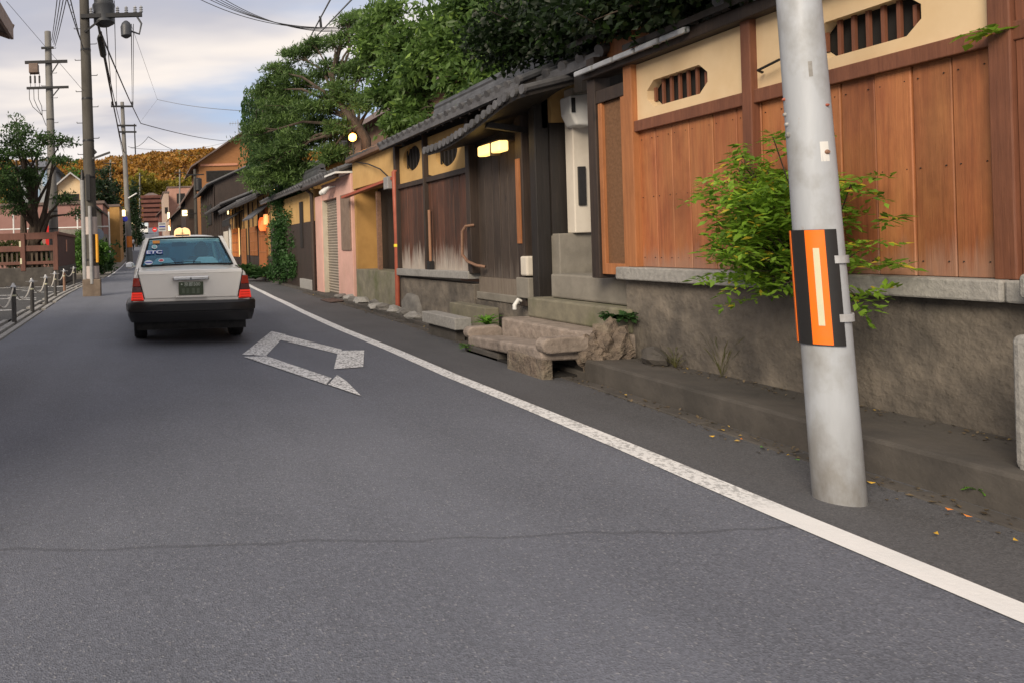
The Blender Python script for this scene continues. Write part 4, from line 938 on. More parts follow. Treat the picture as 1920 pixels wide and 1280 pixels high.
for sx in (-1,1):
    for yy in (150.7,154): mb = MB(); mb.lathe([(.34,-.1),(.34,.1)], (a.x+sx*.75,yy,zt+.34), 14, ax='x'); mb.build('wheel', BLACK, t)

# ================================================================== UTILITY POLES
# near galvanised pole with reflector wrap
pb0 = onY(1574,936,3.15); pt0 = onY(1497,0,3.15); dirp = (pt0-pb0); base = Vector((pb0.x,3.15,0)); L = 5.2
axis = dirp.normalized(); basep = base - axis*.06
np_ = thing('utility_pole', 'thick galvanised steel pole with an orange and black reflector, standing by the white line', 'pole', base)
def pole_pt(z): return base + axis*(z/axis.z)
mb = MB(); mb.tube([basep]+[pole_pt(z) for z in (.02,1,2,3,4,5)], [.092,.0915,.0865,.078,.071,.064,.058], 40); mb.build('shaft', PSTEEL, np_, smooth=True)
def arc(name, m_, z0, z1, a0, a1, extra, parent, th=.004, bevel=0):
    """curved sheet hugging the pole; angle 0 faces the camera, positive to the right"""
    mb = MB(); n = max(3, int(abs(a1-a0)/6)); rows = []
    toc = math.atan2(-3.15, -3.1)
    for ex in (extra, extra+th):
        for z in (z0, z1):
            ring = []; c0 = pole_pt(z); rr_ = .0895 - (z)*.0062 + ex
            for i in range(n+1):
                a = toc + R(lerp(a0, a1, i/n)); ring.append((c0.x+rr_*math.cos(a), c0.y+rr_*math.sin(a), z))
            rows.append(ring)
    order = [rows[0], rows[1], rows[3], rows[2]]
    vs = [p for r_ in order for p in r_]; m = n+1; fs = []
    for k in range(4):
        for i in range(n): fs.append((k*m+i, k*m+i+1, ((k+1)%4)*m+i+1, ((k+1)%4)*m+i))
    fs += [(0,m,2*m,3*m),(n,m+n,2*m+n,3*m+n)]
    mb.add(vs, fs); return mb.build(name, m_, parent, smooth=True)
zt_, zb_ = pole_pt(0).z, 0
ztop = onY(1524,431,3.02).z; zbot = onY(1530,653,3.02).z
rf = arc('reflector_board', BLACK, zbot, ztop, -120, 40, .006, np_, .006)
arc('orange_stripe', ORANGE, zbot+.004, ztop-.002, -27, 13, .0125, rf, .002)
arc('pale_strip', PALE, lerp(zbot,ztop,.17), lerp(zbot,ztop,.84), -12, 0, .015, rf, .0015)
arc('orange_stripe', ORANGE, zbot+.004, ztop-.002, -92, -72, .0125, rf, .002)
for v in (485,592): arc('strap', STEEL, onY(1575,v+7,3.15).z, onY(1575,v-7,3.15).z, 30, 140, .008, np_, .005)
rr = random.Random(4)
for (u, v, r_, m_) in ((1475,202,.010,STEEL),(1478,222,.010,STEEL),(1480,243,.014,GRAN),(1473,172,.008,RUSTP),(1547,282,.011,RUST),(1545,192,.007,RUSTP)):
    p = onY(u, v, 3.0); c0 = pole_pt(p.z); d = Vector((p.x-c0.x, -.5*abs(.06), 0)); 
    rad = .0895 - p.z*.0062
    hx_ = max(-.95, min(.95, ((p.x-c0.x)*.707 + 0)/ (rad*1.0)))
    toc = math.atan2(-3.15, -3.1); a = toc + math.asin(max(-.95,min(.95,(u - (lerp(1574,1497,(944-v)/944)))/ (lerp(52,38,(944-v)/944)))))
    q = Vector((c0.x+rad*math.cos(a), c0.y+rad*math.sin(a), p.z)); n_ = Vector((math.cos(a), math.sin(a), 0))
    mb = MB(); mb.tube([q-n_*.003, q+n_*.003, q+n_*.010], [r_, r_, r_*.6], 10); mb.build('bolt', m_, np_)
for (za, zb2, aa, ab, mm) in ((1.66,1.71,-62,-48,GRAN),(1.50,1.545,-20,-8,GRAN),(1.95,2.02,10,20,GRAN)): arc('sticker_residue', mm, za, zb2, aa, ab, .0006, np_, .0006)
arc('paper_scrap', WHITE, onY(1540,300,3).z, onY(1540,262,3).z, 22, 45, .001, np_, .001)

def step_bolts(mb, x, y, r, z0, z1, dz=.45):
    z = z0; k = 0
    while z < z1:
        s = -1 if k % 2 else 1; mb.tube([(x+s*r*.8,y,z),(x+s*(r+.16),y,z)], .011, 5); mb.tube([(x+s*(r+.16),y,z),(x+s*(r+.16),y,z+.035)], .011, 5); z += dz; k += 1
def insulator(mb, x, y, z, s=1): mb.lathe([(.03*s,0),(.06*s,.03*s),(.03*s,.06*s),(.06*s,.09*s),(.03*s,.12*s),(.055*s,.15*s),(.02*s,.2*s)], (x,y,z), 10)
# pole B: tall dark pole on the left with transformers
bx_, by_ = -1.53, 19.4
pB = thing('utility_pole', 'tall dark concrete utility pole with transformer and ducts, left of the taxi', 'pole', (bx_,by_,0))
mb = MB(); mb.tube([(bx_,by_,0),(bx_,by_,4),(bx_,by_,8),(bx_,by_,11.2)], [.185,.165,.14,.12], 20); mb.build('shaft', POLE_D, pB, smooth=True)
mb = MB(); mb.bx(bx_-.27,bx_+.24,by_-.24,by_+.2,-.02,.48); mb.build('footing', mat('rusty concrete foot',(.20,.155,.115),(.12,.09,.07),5,rough=.9,bmp=.6), pB, bevel=.02)
mb = MB(); mb.tube([(bx_-.20,by_-.08,.4),(bx_-.20,by_-.08,3.3)], .07, 12); mb.build('duct', GREYPL, pB, smooth=True)
mb = MB(); mb.tube([(bx_+.0,by_-.21,.35),(bx_+.0,by_-.20,2.55)], .055, 12); mb.build('duct', GREYPL, pB, smooth=True)
mb = MB(); mb.tube([(bx_+.17,by_-.16,.95),(bx_+.17,by_-.14,1.75)], .045, 10); mb.build('guard', ORPIPE, pB, smooth=True)
SLV = mat('pale sleeve',(.46,.40,.37),(.38,.33,.31),5)
for q in ([(.205,.49),(.203,.85)],[(.19,1.75),(.186,2.25)]): MB().lathe(q, (bx_,by_,0), 20).build('sleeve', SLV, pB, smooth=True)
mb = MB(); mb.bx(bx_-.09,bx_+.03,by_-.26,by_-.17,2.7,3.45); mb.lathe([(.06,3.3),(.03,3.6)], (bx_-.20,by_-.08,0), 8); mb.build('junction_box', BLACK, pB, bevel=.01)
mb = MB(); step_bolts(mb, bx_, by_, .15, 3.6, 10.8); mb.build('step_bolt', IRON, pB)
for z in (1.0,2.0,3.35,4.4,5.6,7.0):
    mb = MB(); rr_ = .187 - z*.0056; mb.lathe([(rr_+.004,z),(rr_+.006,z+.03),(rr_+.004,z+.06)], (bx_,by_,0), 20); mb.build('band', IRON, pB, smooth=True)
mb = MB(); mb.bar((bx_-.1,by_-.15,7.95),(bx_+1.65,by_-.15,7.95),.09,.11); mb.bar((bx_-1.0,by_-.15,9.4),(bx_+1.2,by_-.15,9.4),.09,.11); mb.bar((bx_,by_-.15,7.5),(bx_+.6,by_-.15,7.95),.05,.05); mb.build('crossarm', IRON, pB)
mb = MB(); mb.lathe([(.18,7.75),(.30,7.82),(.31,8.25),(.33,8.28),(.33,8.34),(.28,8.38),(.28,8.9),(.2,8.98)], (bx_+.55,by_+.1,0), 22); tr = mb.build('transformer', mat('dark grey tank',(.045,.048,.055),(.03,.033,.038),5,rough=.5), pB, smooth=True)
mb = MB(); mb.lathe([(.06,7.3),(.15,7.36),(.16,7.62),(.12,7.72),(.05,7.78)], (bx_+1.18,by_-.15,0), 16); mb.tube([(bx_+1.3,by_-.15,7.5),(bx_+1.55,by_-.15,7.4),(bx_+1.62,by_-.15,7.7),(bx_+1.5,by_-.15,7.9)], .03, 7); mb.build('switch_can', mat('switch grey',(.055,.06,.07),(.04,.043,.05),5,rough=.5), pB, smooth=True)
INS = mat('insulator grey',(.35,.36,.38),(.25,.26,.28))
for dx in (.95,1.2,1.45,1.62,.2): mb = MB(); insulator(mb, bx_+dx, by_-.15, 8.0); mb.build('insulator', INS, pB, smooth=True)
mb = MB(); mb.bar((bx_+.1,by_-.1,3.9),(bx_+.62,by_-.25,4.05),.06,.05); mb.bar((bx_+.08,by_,4.05),(bx_+.2,by_,4.15),.12,.12); mb.build('bracket', IRON, pB)
a = onY(187,440,19.7); mb = MB(); mb.lathe([(.16,-.01),(.17,.0),(.16,.02)], (a.x-.05,19.75,a.z), 22, ax='y'); mb.build('round_sign', mat('blue grey mirror',(.24,.29,.35),(.2,.24,.3),rough=.25), pB)

# pole A behind the fence
ax_, ay_ = -3.66, 27.3
pA = thing('utility_pole', 'pale grey utility pole rising behind the red-brown fence', 'pole', (ax_,ay_,0))
mb = MB(); zt = PZ(90,60,ay_); mb.tube([(ax_,ay_,0),(ax_,ay_,zt*.5),(ax_,ay_,zt)], [.21,.17,.13], 20); mb.build('shaft', POLE_C, pA, smooth=True)
mb = MB(); z1, z2 = PZ(95,119,ay_), PZ(95,167,ay_)
mb.bar((ax_-.92,ay_-.2,z1),(ax_+.78,ay_-.2,z1),.09,.11); mb.bar((ax_-.88,ay_-.2,z2),(ax_+.8,ay_-.2,z2),.08,.09)
mb.bar((ax_+.1,ay_-.18,z1-.5),(ax_+.45,ay_-.2,z1),.04,.04); mb.bar((ax_+.1,ay_-.18,z2-.4),(ax_+.45,ay_-.2,z2),.04,.04); mb.bar((ax_-.25,ay_-.2,PZ(92,93,ay_)),(ax_+.25,ay_-.2,PZ(92,93,ay_)),.08,.08); mb.build('crossarm', IRON, pA)
mb = MB(); mb.bx(ax_-.75,ax_-.38,ay_-.38,ay_-.05,z1-.46,z1-.08); mb.build('switch_box', mat('brown switch box',(.20,.14,.11),(.14,.10,.08)), pA, bevel=.03)
for k in range(3): MB().tube([(ax_-.72+.18*k,ay_-.2,z2+.03),(ax_-.72+.18*k,ay_-.2,z2+.2),(ax_-.72+.18*k,ay_-.2,z2+.2),(ax_-.72+.18*k,ay_-.2,z2+.48),(ax_-.72+.18*k,ay_-.2,z2+.48),(ax_-.72+.18*k,ay_-.2,z1-.4)], [.012,.012,.04,.04,.012,.012], 8).build('fuse', BLACK, pA)
for k in range(3):
    mb = MB(); x0 = ax_-.78+.18*k
    mb.tube([(x0,ay_-.2,z2),(x0,ay_-.2,z2-.45),(x0+.12,ay_-.2,z2-.75),(ax_-.3,ay_-.15,z2-1.1),(ax_-.16,ay_-.1,z2-1.5)], .014, 5); mb.build('lead', IRON, pA)
mb = MB(); step_bolts(mb, ax_, ay_, .15, 3.5, zt-.4, .5); mb.build('step_bolt', IRON, pA)
for z in (2.2,2.9,3.4,4.6,5.6,6.6): mb = MB(); r_ = .21-.08*z/zt; mb.lathe([(r_+.004,z),(r_+.004,z+.05)], (ax_,ay_,0), 20); mb.build('band', IRON, pA)
# pole C far on the left
cx_, cy_ = PX(243,55), 55.0
pC = thing('utility_pole', 'pale far utility pole with three crossarms and an orange foot wrap, left of the street', 'pole', (cx_,cy_,g(cy_)))
mb = MB(); zt = PZ(229,192,cy_); xtop = onY(229,192,cy_).x
mb.tube([(cx_,cy_,g(cy_)),(lerp(cx_,xtop,.5),cy_,zt*.5),(xtop,cy_,zt)], [.26,.2,.15], 16); mb.build('shaft', POLE_C, pC, smooth=True)
def cxat(z): return lerp(cx_, xtop, (z)/zt)
mb = MB()
for (ua, ub, v) in ((208,250,200),(221,256,236),(222,256,248)):
    a = onY(ua, v, cy_-.25); b = onY(ub, v, cy_-.25); MB().bar(a, b, .12, .13).build('crossarm', IRON, pC)
a = onY(252,233,cy_-.25); b = onY(254,290,cy_-.25); MB().bar(a, b, .1, .1).build('drop_bar', IRON, pC)
mb = MB(); z = PZ(242,455,cy_); mb.lathe([(.275,z-.4),(.27,z+.5)], (cxat(z),cy_,0), 16); mb.build('orange_wrap', mat('orange wrap',(.75,.22,.03),(.65,.19,.03)), pC)
for u in (210,218,248): a = onY(u,198,cy_-.25); mb = MB(); insulator(mb, a.x, a.y, a.z, 1.6); mb.build('insulator', BLACK, pC)
mb = MB(); step_bolts(mb, cxat(6), cy_, .2, 4, 8, .6); mb.build('step_bolt', IRON, pC)
mb = MB(); a = onY(241,372,cy_-.3); b = onY(256,363,cy_-.9); mb.tube([a,b], .06, 8); mb.build('lamp_arm', WHITE, pC)
# dark pole right of the taxi and thin pole beyond
def simple_pole(u, vt, Y, r, label, mt_, top=None, ub=None):
    x = PX(ub or u, Y); t = thing('utility_pole', label, 'pole', (x, Y, g(Y))); zt = PZ(u, vt, Y); xt = onY(u, vt, Y).x
    mb = MB(); mb.tube([(x,Y,g(Y)-.2),(xt,Y,zt)], [r, r*.75], 12); mb.build('shaft', mt_, t, smooth=True)
    mb = MB(); mb.bar((xt-.8,Y-.15,zt-.5),(xt+.8,Y-.15,zt-.5),.09,.1); mb.build('crossarm', IRON, t)
    return t, xt, zt
t, xt, zt = simple_pole(365,318,60,.17,'dark pole with a black transformer, right of the taxi roof sign',POLE_D,ub=369)
mb = MB(); mb.lathe([(.2,zt-2.0),(.33,zt-1.9),(.33,zt-.9),(.2,zt-.8)], (xt+.25,59.7,0), 14); mb.build('transformer', BLACK, t, smooth=True)
mb = MB(); mb.bar((xt-1.05,59.85,zt-3.9),(xt,59.85,zt-3.9),.06,.06); mb.build('lamp_arm', IRON, t)
simple_pole(337,318,95,.13,'thin grey pole in front of the pink building',POLE_C)
simple_pole(322,370,112,.13,'short brown pole left of the pink building window',POLE_D)
simple_pole(262,325,135,.16,'thin far pole over the red tower building',POLE_C)
simple_pole(207,300,90,.16,'slim pole among the dark conifers behind the ochre wall',POLE_C)

# ---- overhead cables
CAB = mat('cable black', (.03,.03,.032), (.02,.02,.022), 5, rough=.6, bmp=0)
CABG = mat('cable grey', (.20,.21,.23), (.15,.16,.18), 5, rough=.6, bmp=0)
def cable(a, b, sag, r, label, group=None, m_=CAB, n=18):
    a = Vector(a); b = Vector(b); pts = []
    for i in range(n+1):
        t = i/n; p = a.lerp(b, t); p.z -= sag*4*t*(1-t); pts.append(p)
    mb = MB(); mb.tube(pts, r, 5); mid = a.lerp(b,.5); o = mb.build('overhead_cable', m_, loc=mid); return tag(o, label, 'cable', group)
G1 = 'cables between the dark pole and the far pole'
for (u0,v0,u1,v1,r,sag,y1) in ((196,10,212,199,.02,.25,cy_),(214,2,219,199,.014,.25,cy_),(246,46,248,197,.016,.05,cy_),(250,46,250,197,.012,.05,cy_),(186,50,231,250,.02,.35,cy_),(190,60,233,300,.016,.35,cy_)):
    cable(onY(u0,v0,by_), onY(u1,v1,y1-.3), sag, r, 'one of the thin cables running from the dark left pole to the far pole', G1)
cable(onY(180,26,by_), onY(232,285,cy_), .3, .035, 'thick spiral wrapped cable from the dark left pole down to the far pole')
a = onY(191,88,by_+1.6); mb = MB(); mb.tube([a+Vector((-.03,-.7,.13)), a+Vector((-.01,-.5,.1)), a+Vector((.01,.5,-.1)), a+Vector((.03,.7,-.13))], [.04,.11,.11,.04], 10); tag(mb.build('cable_closure', BLACK, smooth=True, loc=a), 'black cable closure hanging on the thick cable beside the dark pole', 'cable closure')
k0, k1, k2 = onY(186,55,by_), onY(264,232,46), onX(428,265,11)
mb = MB(); pts = [k0.lerp(k1, t)-Vector((0,0,.5*t*(1-t))) for t in np.linspace(0,1,12)] + [k1.lerp(k2, t)-Vector((0,0,.9*t*(1-t))) for t in np.linspace(.08,1,12)]
mb.tube(pts, .028, 6); tag(mb.build('overhead_cable', CAB, loc=k1), 'heavy cable bending at a clamp in mid air towards the gabled house', 'cable')
cable(onY(278,257,48), onX(366,293,7), .3, .022, 'service cable falling from mid air to the dark pole on the right')
cable(onY(240,275,cy_), onY(278,257,48), .35, .018, 'short slack cable tying the far pole to the service cable')
cable(onY(245,278,cy_), onX(428,266,11), .5, .016, 'thin near level cable from the far pole to the gabled house')
cable(onY(295,187,40), onY(452,208,30), .1, .014, 'thin bluish cable running into the weeping tree', m_=CABG)
cable(onY(247,50,by_), onY(295,187,40), .0, .006, 'hair thin wire from the switch can to the bluish cable', m_=CABG)
cable(onY(295,187,40), onY(264,228,46), .0, .006, 'hair thin wire from the bluish cable to the mid air clamp', m_=CABG)
cable(onY(12,3,16), onY(160,175,by_), .0, .006, 'hair thin wire slanting across the sky at the left', m_=CABG)
for k in range(4): cable(onY(97+k*2,76+4*k,ay_), onY(108+k*6,-8,17), .05, .014, 'one of the parallel cables rising from the pale fence pole out of the picture', 'cables above the pale fence pole')
for k in range(2):
    cable(onY(157,92+k*4,by_), onY(122+k*7,-14,12), .05, .012, 'one of the twin rung cables rising left from the dark pole', 'rung cables')
mb = MB()
for k in range(10):
    t_ = k/10; a = onY(157,92,by_).lerp(onY(122,-14,12), t_+.05); b = onY(157,96,by_).lerp(onY(129,-14,12), t_+.05); mb.tube([a,b], .008, 4)
tag(mb.build('cable_spacer', CABG, loc=onY(140,40,15)), 'row of small rungs tying the twin cables left of the dark pole', 'cable spacer')
for k in range(5): cable(onY(372+k*10,-6+(k==0)*4,20), onY(660,46+k*3.2-(k==0)*-3,19), .34, .011, 'one of five parallel black cables crossing the sky into the trees', 'five cables over the street')
mb = MB(); a = onY(600,31,19.2); b = onY(602,51,19.2); mb.bar(a,b,.04,.06); tag(mb.build('cable_spacer', IRON, loc=a), 'small dark spacer clamping the five cables together', 'cable spacer')
cable(onY(622,-5,14), onY(570,92,24), .0, .02, 'pale cable slanting down behind the five cables, the left one', m_=CABG); cable(onY(664,-5,14), onY(592,70,22), .0, .02, 'pale cable slanting down behind the five cables, the right one', m_=CABG)
for k in range(2): cable(onY(0,298+k*24,26), onY(100,262+k*30,ay_), .05, .03, 'one of two thick cables through the left tree to the pale pole', 'thick cables through the left tree')

# ================================================================== TAXI
def car_paint(name, c):
    m, t, b = new_mat(name); b.inputs['Base Color'].default_value = (*c,1); b.inputs['Roughness'].default_value = .32
    b.inputs['Coat Weight'].default_value = .6; b.inputs['Coat Roughness'].default_value = .05
    n = noise(t, pos(t, (1,1,1), True), 4, 4, .5, .3, .7); t.links.new(cmix(t, n, c, tuple(x*.93 for x in c)), b.inputs['Base Color']); return m
IVORY = car_paint('ivory car paint', (.90,.87,.79)); CHROME = mat('chrome', (.7,.7,.7), (.6,.6,.6), 3, rough=.18, bmp=0, metal=1)
BUMP = mat('black bumper', (.013,.012,.013), (.010,.010,.010), 12, rough=.36, bmp=.05)
TGLASS = glass_mat('teal car glass', (.58,.90,.96), .12); RUBBER = mat('rubber', (.018,.018,.018), (.013,.013,.013), 14, rough=.8, bmp=.2)
LRED = mat('tail red', (.42,.035,.015), (.33,.028,.012), 30, rough=.2, bmp=.1); LDK = mat('tail smoke', (.10,.03,.028), (.07,.022,.02), 30, rough=.2, bmp=.1)
LLIT = emit('lit brake lamp', (1,.03,.01), .26, (.55,.025,.015))
tx = thing('taxi', 'ivory taxi sedan with black bumper and lit roof lamp driving away', 'taxi', (.585, 8.75, 0)); OFF[tx.name] = Vector((0,0,0)); tx.scale = (.97,1,1)
def ring(yb, yt, wd, zb, zt, crown=.02):
    half = [(0,zb),(wd*.84,zb),(wd*.95,zb+.05),(wd*.99,zb+.16),(wd,.56),(wd*.992,.68),(wd*.97,.80),(wd*.93,zt-.045),(wd*.90,zt-.012),(wd*.84,zt),(wd*.4,zt+crown*.8),(0,zt+crown)]
    full = half + [(-x,z) for x,z in half[-2:0:-1]]
    return [(x, lerp(yb,yt,(z-zb)/(zt-zb)), z) for x,z in full]
mb = MB()
mb.loft([ring(.10,.17,.785,.40,.945),ring(.115,.185,.80,.39,.957),ring(.16,.22,.812,.38,.962),ring(.5,.5,.818,.34,.985,.025),ring(.85,.85,.822,.24,1.01,.03),ring(1.8,1.8,.835,.22,1.0),ring(3.2,3.2,.83,.22,.985),ring(3.6,3.6,.815,.24,.955),ring(4.25,4.25,.79,.26,.87),ring(4.5,4.46,.74,.32,.76)])
body = mb.build('body', IVORY, tx, smooth=True)
def cap(y0, y1, y2, y3, z0, z1, w0, w1):                # roof crown
    rows = []
    for y, dz in ((y1-.04,-.03),(y1+.06,.012),(lerp(y1,y2,.35),.05),(lerp(y1,y2,.7),.05),(y2-.06,.015),(y2+.05,-.03)):
        rows.append([(x*w1, y, z1 + dz*(1-.55*abs(x)**3) - .035*abs(x)**6) for x in np.linspace(-1,1,11)])
    return rows
rows = cap(.78,1.40,2.85,3.5,1.0,1.425,.74,.60)
mb = MB(); mb.loft(rows, caps=False, closed=False)
low = [[(p[0]*.97,p[1],p[2]-.035) for p in r_] for r_ in rows]; mb.loft(low, caps=False, closed=False)
for i in (0, 10): mb.add([rows[k][i] for k in range(6)]+[low[k][i] for k in range(6)], [(k,k+1,k+7,k+6) for k in range(5)])
for k in (0, 5): mb.add(rows[k]+low[k], [(i,i+1,i+12,i+11) for i in range(10)])
mb.build('roof', IVORY, tx, smooth=True)
# pillars (C: wide, B, A) and side sills
for s in (-1,1):
    MB().prism([(s*.655,.80,1.0),(s*.745,.86,.995),(s*.745,1.16,.995),(s*.60,1.60,1.41),(s*.585,1.36,1.43),(s*.525,1.36,1.43)], (s*.005,.02,.004)).build('pillar', IVORY, tx, bevel=.008)
    MB().bar((s*.745,2.28,.99),(s*.60,2.22,1.41),.05,.05).build('pillar', IVORY, tx, bevel=.008)
    MB().bar((s*.72,3.45,.98),(s*.585,2.86,1.42),.05,.05).build('pillar', IVORY, tx, bevel=.008)
def quadpanel(pts, th, m_, nm, par=tx, bevel=0):
    p = [Vector(q) for q in pts]; n = (p[1]-p[0]).cross(p[2]-p[0]).normalized(); return MB().prism(p, n*th).build(nm, m_, par, bevel=bevel)
rwq = [(-.66,.79,1.022),(.66,.79,1.022),(.535,1.355,1.405),(-.535,1.355,1.405)]
n_ = 6; mb = MB()
gr = [[(lerp(rwq[0][0],rwq[1][0],i/n_)*lerp(1,.535/.66,j/4), lerp(.79,1.355,j/4)-.05*(1-(2*i/n_-1)**2), lerp(1.022,1.405,j/4)+.012*(1-(2*i/n_-1)**2)) for i in range(n_+1)] for j in range(5)]
mb.loft(gr, caps=False, closed=False); rw = mb.build('rear_window', TGLASS, tx, smooth=True)
mb = MB(); edge = gr[0] + [r_[-1] for r_ in gr[1:]] + gr[-1][::-1][1:] + [r_[0] for r_ in gr[::-1][1:]]
mb.tube([(x,y-.008,z+.006) for x,y,z in edge], .014, 6); mb.build('window_seal', RUBBER, rw)
for s in (-1,1):
    quadpanel([(s*.74,1.2,.99),(s*.74,2.25,.99),(s*.60,2.2,1.40),(s*.595,1.64,1.40)], .004, TGLASS, 'side_window'); quadpanel([(s*.74,2.31,.99),(s*.725,3.38,.98),(s*.59,2.83,1.40),(s*.60,2.25,1.40)], .004, TGLASS, 'side_window')
quadpanel([(-.70,3.46,.985),(.70,3.46,.985),(.565,2.88,1.41),(-.565,2.88,1.41)], .004, TGLASS, 'windscreen')
# trunk lid: rear skin panel, a raised lip and dark shut lines
def ry(z): return lerp(.10,.17,(z-.40)/.545)
mb = MB(); mb.prism([(-.625,ry(.60)-.012,.615),(.625,ry(.60)-.012,.615),(.70,ry(.93)-.010,.935),(-.70,ry(.93)-.010,.935)], (0,.03,0))
mb.prism([(-.705,ry(.93)-.018,.930),(.705,ry(.93)-.018,.930),(.70,ry(.955)+.015,.975),(-.70,ry(.955)+.015,.975)], (0,.05,.004)); lid = mb.build('trunk_lid', IVORY, tx, bevel=.008, seg=3)
for s in (-1,1): mb = MB(); mb.bar((s*.632,ry(.6)-.006,.61),(s*.712,ry(.94)-.003,.945),.008,.008); mb.bar((s*.712,ry(.94)+.01,.955),(s*.70,.76,1.006),.008,.012); mb.build('shut_line', RUBBER, lid)
mb = MB(); mb.bx(-.245,.245,.065,.13,.845,.895); gn = mb.build('garnish', CHROME, lid, bevel=.012)
mb = MB(); mb.lathe([(.012,-.006),(.012,.006)], (0,.063,.87), 12, ax='y'); mb.build('keyhole', BLACK, gn)
mb = MB(); mb.bx(-.215,.215,.072,.11,.618,.645); mb.build('plate_ledge', IVORY, lid, bevel=.008)
PLG = mat('plate green', (.070,.095,.050), (.055,.075,.04), 20, rough=.5, bmp=.05)
mb = MB(); mb.bx(-.165,.165,.074,.084,.655,.825); pl = mb.build('licence_plate', PLG, tx, bevel=.004)
def text(body, size, loc, m_, parent, nm, ext=.001, rot=(R(90),0,0), sx=1.0, off=0.0):
    cu = bpy.data.curves.new(nm,'FONT'); cu.body = body; cu.size = size; cu.align_x = 'CENTER'; cu.align_y = 'CENTER'; cu.extrude = ext; cu.offset = off
    o = bpy.data.objects.new(nm, cu); C.objects.link(o); dg = bpy.context.evaluated_depsgraph_get(); me = bpy.data.meshes.new_from_object(o.evaluated_get(dg)); bpy.data.objects.remove(o)
    me.name = nm; me.materials.clear(); me.materials.append(m_); o = bpy.data.objects.new(nm, me); C.objects.link(o); o.parent = parent; o.location = loc; o.rotation_euler = rot; o.scale = (sx,1,1); OFF[o.name] = Vector((0,0,0)); return o
PLW = mat('plate white', (.62,.66,.58), (.55,.6,.5), 9, rough=.5, bmp=0)
text('京都500', .060, (.015,.072,.79), PLW, pl, 'lettering', sx=1.05)
mb = MB(); mb.lathe([(.011,-.004),(.011,.004)], (-.125,.074,.795), 12, ax='y'); mb.build('seal', PLW, pl)
PLS = mat('faded plate smear', (.17,.20,.14), (.09,.12,.07), 14, rough=.5, bmp=0)
for x in (-.105,-.045,.03,.095): MB().bx(x-.018,x+.018,.0725,.0745,.675,.74).build('worn_patch', PLS, pl, bevel=.006)
# tail lamps
for s in (-1,1):
    def lampq(za, zb, m_, nm, par, pro=0):
        def io(z): t = (z-.575)/.31; return lerp(.635,.70,t), lerp(.815,.775,t)
        (ia,oa),(ib,ob) = io(za), io(zb); pts = [(s*ia,ry(za)-.02-pro,za),(s*oa,ry(za)-.004-pro,za),(s*ob,ry(zb)-.004-pro,zb),(s*ib,ry(zb)-.02-pro,zb)]
        return MB().prism(pts, (0,.07,0)).build(nm, m_, par, bevel=.006)
    tl = lampq(.585,.89,RUBBER,'tail_light',tx,-.006); lampq(.597,.70,LLIT,'brake_lens',tl,.004); lampq(.703,.775,LDK,'reverse_lens',tl,.002); lampq(.778,.885,LRED,'red_lens',tl,.004)
    mb = MB()
    for k in range(3): z = .61+.03*k; mb.bar((s*.665,ry(z)-.024,z),(s*.79,ry(z)-.010,z),.007,.007)
    mb.build('lens_rib', LRED, tl)
# bumper wraps round the corners
def bump_ring(x, y): return [(x,y,.33),(x*1.0,y-.03,.37),(x,y-.045,.455),(x,y-.05,.47),(x,y-.055,.56),(x,y-.04,.595),(x,y+.03,.60),(x,y+.06,.58),(x,y+.06,.35)]
pts = [(-.83,1.0),(-.835,.55),(-.835,.25),(-.81,.12),(-.74,.065),(-.4,.045),(0,.04),(.4,.045),(.74,.065),(.81,.12),(.835,.25),(.835,.55),(.83,1.0)]
rings = []
for i, (x, y) in enumerate(pts):
    d = Vector(pts[min(i+1,12)])-Vector(pts[max(i-1,0)]); nrm = Vector((d.y,-d.x)).normalized()
    prof = [(-.06,.33),(.0,.315),(.03,.40),(.035,.448),(.048,.455),(.052,.55),(.03,.577),(-.05,.58)]
    rings.append([(x+nrm.x*a, y+nrm.y*a, z) for a, z in prof])
mb = MB(); mb.loft(rings); mb.build('bumper', BUMP, tx, smooth=True)
mb = MB(); mb.bx(-.74,.74,.2,4.2,.2,.34); mb.bx(-.5,.5,.15,.5,.24,.36); mb.build('underbody', RUBBER, tx)
for s in (-1,1):
    for yy in (1.02,3.72):
        mb = MB(); mb.lathe([(.18,-.09),(.29,-.095),(.312,-.07),(.315,0),(.312,.07),(.29,.095),(.18,.09)], (s*.70,yy,.315), 32, ax='x'); wl = mb.build('wheel', RUBBER, tx, smooth=True)
        mb = MB(); mb.lathe([(.02,.06),(.17,.07),(.185,.09),(.185,-.05)], (s*.70,yy,.315), 24, ax='x'); mb.build('rim', CHROME, wl)
for s in (-1,1):
    mb = MB(); mb.blob((s*.88,3.0,1.0),(.085,.05,.06),1,.0,2); mr_ = mb.build('door_mirror', IVORY, tx, smooth=True)
    mb = MB(); mb.bx(s*.90-.06,s*.90+.06,2.938,2.955,.965,1.04); mb.build('mirror_glass', CHROME, mr_, bevel=.01); mb = MB(); mb.bar((s*.74,3.02,.975),(s*.86,3.02,.985),.05,.03); mb.build('mirror_arm', IVORY, mr_)
